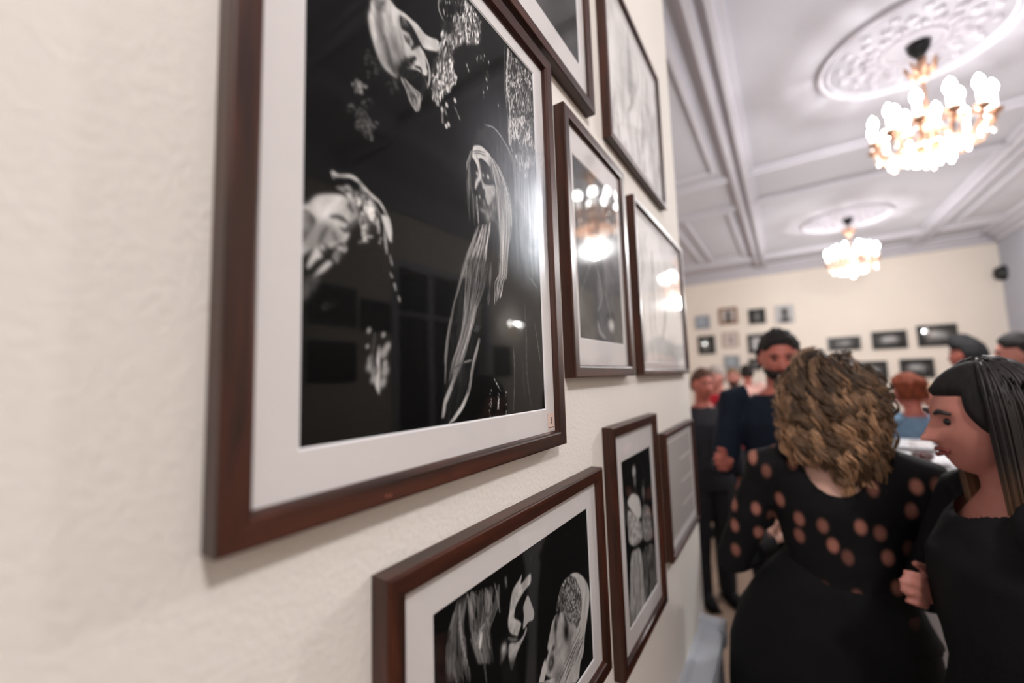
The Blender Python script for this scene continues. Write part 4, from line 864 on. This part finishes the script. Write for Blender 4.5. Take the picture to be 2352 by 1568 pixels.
def person(px, Y, H, face, label, skin='skin', hair='short', hcol=(.05, .04, .035), top=None, topname='shirt', bottom=None, botname='trousers', detail=False, fem=False,
           arms=None, width=1.0, headturn=0, nod=0, hem=.92, skirt=False, beard=None, group='guests at the reception', neck_open=0.0, sleeve=1.0, extra=None, fluff=1, openback=0):
    """px: pixel of the head centre; Y: depth; H: height; face: compass angle the body faces (0 = +Y, away from camera; 180 = towards it; 90 = -X)"""
    hc = at(px[0], px[1], Y)
    if H is None: H = (hc.z+.118)/1.0
    s = H/1.70
    t = empty('person', (hc.x, hc.y, 0), label, 'person', group); t.rotation_euler = (0, 0, math.radians(face)); t['_w'] = [0, 0, 0]
    R = Matrix.Rotation(math.radians(headturn), 3, 'Z') @ Matrix.Rotation(math.radians(nod), 3, 'X')
    HC = Vector((0, .015*s, H-.118*s)); hs = s*.98
    hp = [tuple(R @ Vector(p)*hs+HC) for p in head_shape(HV if detail else HV4)]
    ears = []
    for e in (-1, 1):
        c_ = R @ Vector((e*.075, -.005, -.005))*hs+HC; ears.append(ball(c_, (.010*s, .018*s, .030*s), 8, 6))
    wS = .175*s*width; zS = H*.82
    if arms is None: arms = [((-1.25*wS, 0, zS*.79), (-1.25*wS, .06*s, zS*.62)), ((1.25*wS, 0, zS*.79), (1.25*wS, .06*s, zS*.62))]
    B = [(hp, HF if detail else HF4), *ears, tube([(0, -.025*s, H*.79), (0, -.012*s, H*.86), (0, 0, H*.905)], [.060*s, .052*s, .054*s], 16)]
    tor = [(0, 0, .50*H, .15*s, .10*s), (0, 0, .56*H, .16*s, .105*s), (0, .0, .63*H, .125*s*width, .09*s), (0, .005, .70*H, .14*s*width, .10*s), (0, 0, .76*H, .155*s*width, .105*s), (0, -.01, .80*H, .15*s*width, .08*s), (0, -.015*s, .835*H, .085*s, .055*s), (0, -.015*s, .85*H, .05*s, .05*s)]
    B.append(loft(tor))
    legs = []
    for e in (-1, 1):
        lg = [(e*.085*s, 0, .52*H), (e*.09*s, .01, .40*H), (e*.09*s, .01, .28*H), (e*.09*s, -.01, .18*H), (e*.09*s, -.01, .045*H)]
        legs.append(lg); B.append(tube(lg, [.085*s, .078*s, .055*s, .052*s, .036*s], 12)); B.append(tube([(e*.09*s, -.04*s, .035), (e*.095*s, .06*s, .032), (e*.10*s, .15*s, .022)], [.034*s, .036*s, .024*s], 8))
    for i, (el, wr) in enumerate(arms):
        e = -1 if i == 0 else 1; sh = Vector((e*wS, -.01, zS)); el = Vector(el); wr = Vector(wr)
        B.append(tube([sh+Vector((-e*.03, 0, .005)), sh, (sh+el)/2, el, (el*.55+wr*.45), wr], [.05*s, .054*s, .045*s, .038*s, .037*s, .026*s], 12))
        B += hand(wr, wr-el, s, e)
    body = remesh('body', join(*B), .0055 if detail else .010, M[skin], t, 2)
    # clothes
    infl = .016*s
    C = [loft([(a, b, c, d+infl+(.02*s if skirt and c < .6*H else 0), e+infl+.01*s) for a, b, c, d, e in tor if c > hem*.6*H][0:6]+[(0, -.012*s, .825*H, .105*s, .070*s)])]
    for i, (el, wr) in enumerate(arms):
        e = -1 if i == 0 else 1; sh = Vector((e*wS, -.01, zS)); el = Vector(el); wr = Vector(wr); cu = el.lerp(wr, .9*sleeve) if sleeve > .3 else sh.lerp(el, .5)
        if sleeve > .3: C.append(tube([sh+Vector((-e*.06*s, 0, .012)), sh, (sh+el)/2, el, el.lerp(cu, .5), cu], [.062*s, .070*s, .060*s, .054*s, .050*s, .044*s], 14))
        else: C.append(tube([sh+Vector((-e*.06*s, 0, .012)), sh, cu], [.062*s, .07*s, .062*s], 14))
    nb = Vector((0, -.012*s, .855*H)); CUTC[0] = nb
    no = .062*s+neck_open
    def cut(p):
        q = p-nb
        if openback and q.y < 0: return math.hypot(q.x/(no*1.25), min(0, q.z)/openback) if q.z < .05 else 9
        return Vector((q.x, q.y, q.z*.8)).length/no
    remesh(topname, join(*C), .009, top, t, 3, cut=cut, disp=lambda p: .004*noise.noise(p*9)+.002*noise.noise(p*26))
    if skirt:
        K_ = [loft([(-.005, 0, .68*H, .135*s, .09*s), (-.03, 0, .63*H, .18*s, .125*s), (-.05, 0, .56*H, .235*s, .15*s), (-.06, 0, .49*H, .262*s, .16*s), (-.06, 0, .42*H, .272*s, .17*s), (-.06, 0, .28*H, .28*s, .18*s), (-.06, 0, .20*H, .29*s, .19*s)])]
    else:
        K_ = [loft([(0, 0, .58*H, .16*s, .12*s), (0, 0, .52*H, .185*s, .125*s), (0, 0, .475*H, .175*s, .12*s)])]
        for lg in legs: K_.append(tube([Vector(q) for q in lg[:4]]+[Vector((lg[4][0], lg[4][1], .03*H))], [.10*s, .092*s, .074*s, .068*s, .062*s], 14))
    remesh(botname, join(*K_), .014, bottom or M['black'], t, 2, disp=lambda p: .005*noise.noise(Vector((p.x*14, p.y*14, p.z*3))))
    for e in (-1, 1):
        mesh('shoe', *join(tube([(e*.09*s, -.055*s, .042), (e*.09*s, -.01, .050), (e*.095*s, .07*s, .042), (e*.10*s, .165*s, .030)], [.036*s, .046*s, .046*s, .030*s], 12, .8), box(e*.095*s-.04*s, e*.095*s+.04*s, -.08*s, .17*s, .0, .016)), M['black'], t, True, org=(0, 0, 0))
    # face
    def fp(x, y, z): return R @ Vector((x, y, z))*hs+HC
    for e in (-1, 1):
        mesh('eye', *ball(fp(e*.0265, .0755, .003), .0085*s, 12, 8), M['eyew'], t, True, org=(0, 0, 0))
        mesh('eyebrow', *tube([fp(e*.012, .090, .020), fp(e*.028, .089, .026), fp(e*.044, .077, .020)], [.0035, .005, .003], 6), D.materials.get('brow %s' % label[:20]) or mat('brow %s' % label[:20], hcol, .6), t, True, org=(0, 0, 0))
    mesh('lips', *join(tube([fp(-.022, .083, -.060), fp(0, .0945, -.0565), fp(.022, .083, -.060)], [.002, .0045, .002], 6), tube([fp(-.020, .083, -.064), fp(0, .094, -.069), fp(.020, .083, -.064)], [.002, .005, .002], 6)), M['lip'], t, True, org=(0, 0, 0))
    # hair
    u = HV if detail else HV4
    base = head_shape(u); x, y, z = u[:, 0], u[:, 1], u[:, 2]
    if hair in ('short', 'quiff', 'bun'):
        m = z*.9-y*1.0+.05+(y > 0)*(.0)+0; line = np.where(y > 0, z-(.50+.0*np.abs(x)), z-(-.55+.5*np.clip(y+1, 0, 1)))
        line = np.where(y > -.1, np.maximum(z-.52+.25*g(np.abs(x)-.8, .3), -(y+.02)*1.2+z*.6+.05), z+.45)
        k = np.clip(line/.12, 0, 1)
        th = .013+.006*np.array([noise.noise(Vector(p)*5) for p in u])
        if hair == 'quiff': th = th+.030*np.clip(z, 0, 1)*np.clip(y+.35, 0, 1)*1.3
        Pn = base/np.linalg.norm(base, axis=1)[:, None]
        P = base+Pn*((k*th*1.3*fluff-(1-k)*.012)[:, None])
        V = [tuple(R @ Vector(p)*hs+HC) for p in P]; VF = (V, HF if detail else HF4)
        if hair == 'bun': VF = join(VF, ball(R @ Vector((0, -.10, .07))*hs+HC, .045*s, 14, 10))
        ho = mesh('hair', VF[0], VF[1], hairmat(hcol), t, True, org=(0, 0, 0))
    else:
        curly = hair == 'curly'
        k = np.clip(np.where(y > .1, np.maximum((z-.42)/.12, -1 if curly else (np.abs(x)+z*.45-.80)/.1), 1.0*(np.abs(x)*.4+z-y*.6+1.0)), 0, 1)
        Pn = base/np.linalg.norm(base, axis=1)[:, None]; gr = .024 if curly else .010
        P = base+Pn*((k*gr-(1-k)*.012)[:, None]); V = [tuple(R @ Vector(p)*hs+HC) for p in P]
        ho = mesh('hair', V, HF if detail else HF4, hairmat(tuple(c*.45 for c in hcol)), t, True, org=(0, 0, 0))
        VV, FF, CC = [], [], []; r = random.Random(5); jr = random.Random(6)
        N = 3000 if curly else 800
        for i in range(N):
            if curly and i % 12:      # strands of one lock share its course
                pass
            else: lock = r.random()*1e6
            j_ = (jr.gauss(0, 1), jr.gauss(0, 1), jr.gauss(0, 1))
            if curly: r = random.Random(lock)
            a = r.uniform(math.radians(48), math.radians(312)) if curly else r.uniform(math.radians(70), math.radians(290))
            # angle 0 = face (+Y)
            dx, dy = math.sin(a), math.cos(a); z0 = r.uniform(.2, 1) if curly else r.uniform(.75, 1)
            lay = r.random(); ex = (.018+.034*lay)*fluff if curly else .006+.012*lay
            L = r.uniform(.06, .15+.16*min(1, max(0, dx+.2))) if curly else r.uniform(.22, .30)
            pts = []; ph = r.uniform(0, 6.28)+j_[0]*.55; r_off = j_[1]*.005; r_of2 = j_[2]*.006; fr2 = r.uniform(48, 88) if curly else 0; amp = r.uniform(.007, .017) if curly else .0015
            th0 = math.acos(min(1, z0)); nst = 34 if curly else 16; tot = 0
            last = None
            for q in range(nst):
                tq = q/(nst-1); arc = th0+(math.pi*.55-th0)*min(1, tq*1.9)
                bx = (.074+ex)*math.sin(arc)*dx; by = (.092+ex)*math.sin(arc)*dy; bz = (.118+ex)*math.cos(arc)
                if tq > .526:
                    drop = (tq-.526)/.474*L; bz -= drop; sp_ = 1-(.10 if not curly else .12)*min(1, drop/.2); bx *= sp_; by *= sp_
                w_ = ph+tq*(L+.2)*fr2
                bx += amp*math.cos(w_)+(r_off if curly else 0); bz += r_of2 if curly else 0; by += amp*math.sin(w_)*.8; bz += amp*.6*math.sin(w_*.7+1)
                pts.append(tuple(R @ Vector((bx, by, bz))*hs+HC))
            rr = r.uniform(.0018, .0028) if curly else r.uniform(.002, .004)
            v, f = tube(pts, [rr*.6]+[rr]*(nst-2)+[rr*.2], 4); nn = len(VV); VV += v; FF += [tuple(b+nn for b in q) for q in f]
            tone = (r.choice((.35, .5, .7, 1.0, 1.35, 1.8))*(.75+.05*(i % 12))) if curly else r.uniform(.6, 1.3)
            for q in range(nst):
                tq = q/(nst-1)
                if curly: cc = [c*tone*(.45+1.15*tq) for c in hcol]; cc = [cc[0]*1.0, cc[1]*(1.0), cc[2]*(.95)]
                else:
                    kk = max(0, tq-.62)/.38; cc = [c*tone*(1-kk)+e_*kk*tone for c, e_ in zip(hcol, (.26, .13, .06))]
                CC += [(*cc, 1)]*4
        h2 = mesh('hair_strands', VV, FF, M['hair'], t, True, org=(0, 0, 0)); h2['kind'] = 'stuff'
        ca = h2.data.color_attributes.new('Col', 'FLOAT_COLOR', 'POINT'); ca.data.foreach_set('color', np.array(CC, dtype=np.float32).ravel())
    if beard:
        kb = np.clip(np.minimum(-(z+.33)/.12, (y+.15)/.15), 0, 1); kb = np.maximum(kb, np.clip(1-((np.abs(x))/.32)**2-((z+.44)/.07)**2, 0, 1)*(y > 0)); kb = kb*(1-g(x, .2)*g(z+.555, .06)*(y > 0)*.9)
        Pn = base/np.linalg.norm(base, axis=1)[:, None]
        P = base+Pn*((kb*.010-(1-kb)*.01)[:, None]); mesh('beard', [tuple(R @ Vector(p)*hs+HC) for p in P], HF if detail else HF4, hairmat(beard), t, True, org=(0, 0, 0))
    if extra: extra(t, s, H, fp)
    t['_w'] = [0, 0, 0]; del t['_w']
    return t
_hm = {}
def hairmat(c):
    k = tuple(round(v, 3) for v in c)
    if k not in _hm: _hm[k] = mat('hair colour %d' % len(_hm), c, .78, spec=.25, nscale=30, namt=.45, stretch=(3, 3, .6), bump=.6, bscale=60)
    return _hm[k]
def fabric(name, c, rough=.85, **k): return mat(name, S(c), rough, nscale=25, namt=.15, bump=.3, bscale=120, spec=.2, **k)
M['black'] = fabric('black cloth', (.075, .075, .085))
M['navy'] = fabric('navy cotton', (.07, .10, .155))
M['grey'] = fabric('dark grey cloth', (.16, .16, .18))
M['red'] = fabric('red knit', (.66, .12, .18))
M['pink'] = fabric('pale pink cotton', (.90, .72, .68))
M['lblue'] = fabric('faded blue cotton', (.42, .52, .62))
M['white'] = fabric('white cotton', (.90, .90, .92))
M['cream'] = fabric('cream knit', (.80, .72, .66))
# black lace with skin-coloured openwork dots
m, n_, l_, b_ = newmat('black lace with openwork dots'); tc = n_.new('ShaderNodeTexCoord'); mp = n_.new('ShaderNodeMapping'); mp.inputs['Scale'].default_value = (17, 1, 11)
l_.new(tc.outputs['Object'], mp.inputs[0]); vo = n_.new('ShaderNodeTexVoronoi'); vo.voronoi_dimensions = '2D'; vo.inputs['Scale'].default_value = 1; vo.inputs['Randomness'].default_value = .8; sp0 = n_.new('ShaderNodeSeparateXYZ'); cb0 = n_.new('ShaderNodeCombineXYZ')
l_.new(mp.outputs[0], sp0.inputs[0]); l_.new(sp0.outputs[0], cb0.inputs[0]); l_.new(sp0.outputs[2], cb0.inputs[1]); l_.new(cb0.outputs[0], vo.inputs['Vector']); r1 = n_.new('ShaderNodeValToRGB'); e = r1.color_ramp.elements; e[0].position = .12; e[0].color = (1, 1, 1, 1); e[1].position = .27; e[1].color = (0, 0, 0, 1)
l_.new(vo.outputs['Distance'], r1.inputs[0]); sx = n_.new('ShaderNodeSeparateXYZ'); l_.new(tc.outputs['Object'], sx.inputs[0])
mr = n_.new('ShaderNodeMapRange'); mr.inputs[1].default_value = .93; mr.inputs[2].default_value = 1.08; l_.new(sx.outputs[2], mr.inputs[0])
rb = n_.new('ShaderNodeSeparateColor'); l_.new(vo.outputs['Color'], rb.inputs[0]); rm = n_.new('ShaderNodeMapRange'); rm.inputs[3].default_value = .25; l_.new(rb.outputs[0], rm.inputs[0]); mv = n_.new('ShaderNodeMath'); mv.operation = 'MULTIPLY'; l_.new(r1.outputs[0], mv.inputs[0]); l_.new(rm.outputs[0], mv.inputs[1])
mu = n_.new('ShaderNodeMath'); mu.operation = 'MULTIPLY'; l_.new(mv.outputs[0], mu.inputs[0]); l_.new(mr.outputs[0], mu.inputs[1])
mi = n_.new('ShaderNodeMix'); mi.data_type = 'RGBA'; mi.inputs[6].default_value = (*S((.075, .072, .08)), 1); mi.inputs[7].default_value = (*S((.72, .48, .42)), 1)
l_.new(mu.outputs[0], mi.inputs[0]); l_.new(mi.outputs[2], b_.inputs['Base Color']); b_.inputs['Roughness'].default_value = .8; b_.inputs['Specular IOR Level'].default_value = .2
M['lace'] = m
M['blouseblack'] = M['black']

# main figures
person((1905, 925), 1.5, 1.60, -4, 'woman seen from behind with curly dark blonde hair and black lace blouse', 'skinpale', 'curly', (.200, .115, .068), M['lace'], 'blouse', M['black'], 'skirt', True, True,
       arms=[((-.285, .0, 1.0), (-.20, .20, 1.02)), ((.29, -.02, .99), (.20, .20, 1.0))], width=1.0, nod=-4, skirt=True, openback=.105, neck_open=.004, fluff=1.25, headturn=-6)
person((1788, 838), 2.35, 1.785, 192, 'bearded dark-haired man in a navy shirt looking down, facing the camera', 'skinred', 'short', (.016, .014, .014), M['navy'], 'shirt', M['black'], 'trousers', True,
       arms=[((-.26, .03, 1.12), (-.14, .26, 1.10)), ((.27, .04, 1.15), (.285, .25, 1.20))], beard=(.018, .013, .012), nod=-12, headturn=-4, sleeve=.75, width=1.08)
person((2296, 950), 1.2, 1.60, 94, 'woman in profile with long straight dark hair and black top, at right edge', 'skin', 'long', (.020, .016, .016), M['black'], 'top', M['black'], 'trousers', True, True,
       arms=[((-.22, -.04, 1.04), (-.20, -.02, .80)), ((.22, .08, 1.06), (.11, .11, 1.10))], neck_open=.045, sleeve=1.0, nod=-4, headturn=4)
# guests behind
person((1612, 885), 3.3, None, 215, 'guest with flushed face, dark jacket and white shirt by the wall end', 'skinred', 'short', (.10, .05, .035), M['grey'], 'jacket', M['grey'], 'trousers')
person((1646, 868), 4.6, None, 150, 'grey-haired guest in a red top behind the navy shirt', 'skin', 'short', (.30, .26, .24), M['red'], 'sweater', M['grey'], 'trousers')
person((1684, 868), 5.6, None, 185, 'distant guest with short beard and pale pink shirt', 'skin', 'short', (.20, .13, .08), M['pink'], 'shirt', M['grey'], 'trousers', beard=(.03, .02, .015))
person((1716, 858), 6.6, None, 20, 'farthest guest with small dark head left of the bearded man', 'skinred', 'short', (.02, .016, .015), M['pink'], 'shirt', M['grey'], 'trousers')
person((2228, 812), 4.5, None, 55, 'tall guest with dark swept-up hair standing behind the profile woman', 'skinred', 'quiff', (.012, .012, .013), M['grey'], 'shirt', M['grey'], 'trousers')
person((2090, 905), 3.75, None, 35, 'red-haired guest in faded blue top seen between the two women', 'skinred', 'bun', (.16, .035, .014), M['lblue'], 'top', M['grey'], 'trousers', fluff=1.9)
person((2350, 812), 3.7, None, 80, 'guest with short dark hair cut off by the right edge', 'skin', 'short', (.02, .018, .018), M['grey'], 'shirt', M['grey'], 'trousers')
person((2150, 915), 4.9, None, 75, 'light-haired guest in cream knit beside the red-haired guest', 'skin', 'short', (.42, .28, .18), M['cream'], 'sweater', M['grey'], 'trousers')
person((2015, 930), 5.4, None, 170, 'guest in a pale pink blouse half hidden behind the curly hair', 'skinpale', 'short', (.40, .24, .14), M['pink'], 'blouse', M['grey'], 'trousers', fem=True)

# ------------------------------------------------------------------ buffet table and tableware
TZ = 1.15
t = empty('buffet_table', (.57, 2.5, 0), 'high buffet table under a white cloth, seen between the two women', 'table')
t0, t1, s0, s1 = .34, .80, 1.80, 3.25
V, F = [], []
nn = 96
def pr(u_, z, out):
    per = 2*((t1-t0)+(s1-s0)); d_ = u_*per
    w_, l__ = t1-t0, s1-s0
    if d_ < w_: p_ = (t0+d_, s0); nrm = (0, -1)
    elif d_ < w_+l__: p_ = (t1, s0+d_-w_); nrm = (1, 0)
    elif d_ < 2*w_+l__: p_ = (t1-(d_-w_-l__), s1); nrm = (0, 1)
    else: p_ = (t0, s1-(d_-2*w_-l__)); nrm = (-1, 0)
    o_ = out*(1+.9*math.sin(u_*2*math.pi*22))
    return (p_[0]+nrm[0]*o_, p_[1]+nrm[1]*o_, z)
for z, out in ((TZ, 0), (TZ-.02, .006), (TZ-.25, .015), (TZ-.55, .022), (.06, .03)):
    for k in range(nn*2): V.append(pr(k/(nn*2), z, out))
for i in range(4):
    for k in range(nn*2): F.append((i*nn*2+k, i*nn*2+(k+1) % (nn*2), (i+1)*nn*2+(k+1) % (nn*2), (i+1)*nn*2+k))
F.append(tuple(range(nn*2)))
mesh('table_top', *box(t0+.01, t1-.01, s0+.01, s1-.01, TZ-.03, TZ-.003), M['back'], t)
for a_, b_2 in ((t0+.08, s0+.08), (t1-.08, s0+.08), (t0+.08, s1-.08), (t1-.08, s1-.08)): mesh('leg', *tube([(a_, b_2, 0), (a_, b_2, TZ-.03)], .025, 8), M['back'], t)
tc_ = mesh('tablecloth', V, F, M['cloth'], None, True); tag(tc_, 'white cloth hanging in folds from the buffet table', 'tablecloth')
def tp(x, y, z=TZ):
    d = ray(x, y); q = CAM+d*((z-CZ)/d.z); return q
def plate(px, R, label, oval=1.0, food=None):
    q = tp(*px); t = empty('plate', (q.x, q.y, TZ), label, 'plate', 'white plates on the buffet')
    v, f = lathe([(R*.55, .001), (R*.62, .004), (R, .020), (R, .023), (R*.62, .008), (.01, .006)], (0, 0, 0), 32)
    v = [(q.x+a*oval, q.y+b, TZ+.001+c) for a, b, c in v]; mesh('dish', v, f, M['china'], t, True)
    if food:
        L = []
        for i in range(14):
            a = rnd.uniform(0, 6.28); r_ = R*.5*rnd.random(); L.append(ball((q.x+r_*math.cos(a)*oval, q.y+r_*math.sin(a), TZ+.022), (.02, .02, .014), 8, 5))
        fo = mesh('food', *join(*L), food, t, True); fo['kind'] = 'stuff'
M['food'] = mat('brown canapes', S((.48, .32, .22)), .6, nscale=40, namt=.4)
plate((2105, 1028), .16, 'large white oval serving plate, farthest on the buffet', 1.25)
plate((2140, 1068), .07, 'small white plate below the large serving plate', 1.2)
plate((2088, 1084), .08, 'white plate of brown canapes by the curly-haired woman', 1.2, M['food'])
plate((2118, 1134), .06, 'white plate of canapes near the front table corner', 1.2, M['food'])
plate((2172, 1104), .055, 'white plate of canapes beside the profile woman', 1.1, M['food'])
M['gobletglass'] = glassmat('drinking glass', 1.5, 0)
M['wine'] = mat('dark red wine', S((.25, .06, .07)), .1)
for (x_, y_, lb) in ((2128, 1098, 'stemmed glass of red wine behind the front plate'), (2172, 1058, 'stemmed glass of red wine by the profile woman'), (2090, 1106, 'stemmed glass of red wine beside the curly-haired woman')):
    q = tp(x_, y_+18); t = empty('wine_glass', (q.x, q.y, TZ), lb, 'glass', 'wine glasses on the buffet')
    mesh('bowl', *lathe([(.032, .0), (.032, .003), (.005, .008), (.004, .07), (.02, .085), (.034, .11), (.033, .15), (.03, .165)], (q.x, q.y, TZ+.001), 20), M['gobletglass'], t, True)
    mesh('wine', *lathe([(.004, .082), (.019, .088), (.031, .108), (.031, .12)], (q.x, q.y, TZ+.001), 20), M['wine'], t, True)

for o in D.objects:
    if '_w' in o: del o['_w']
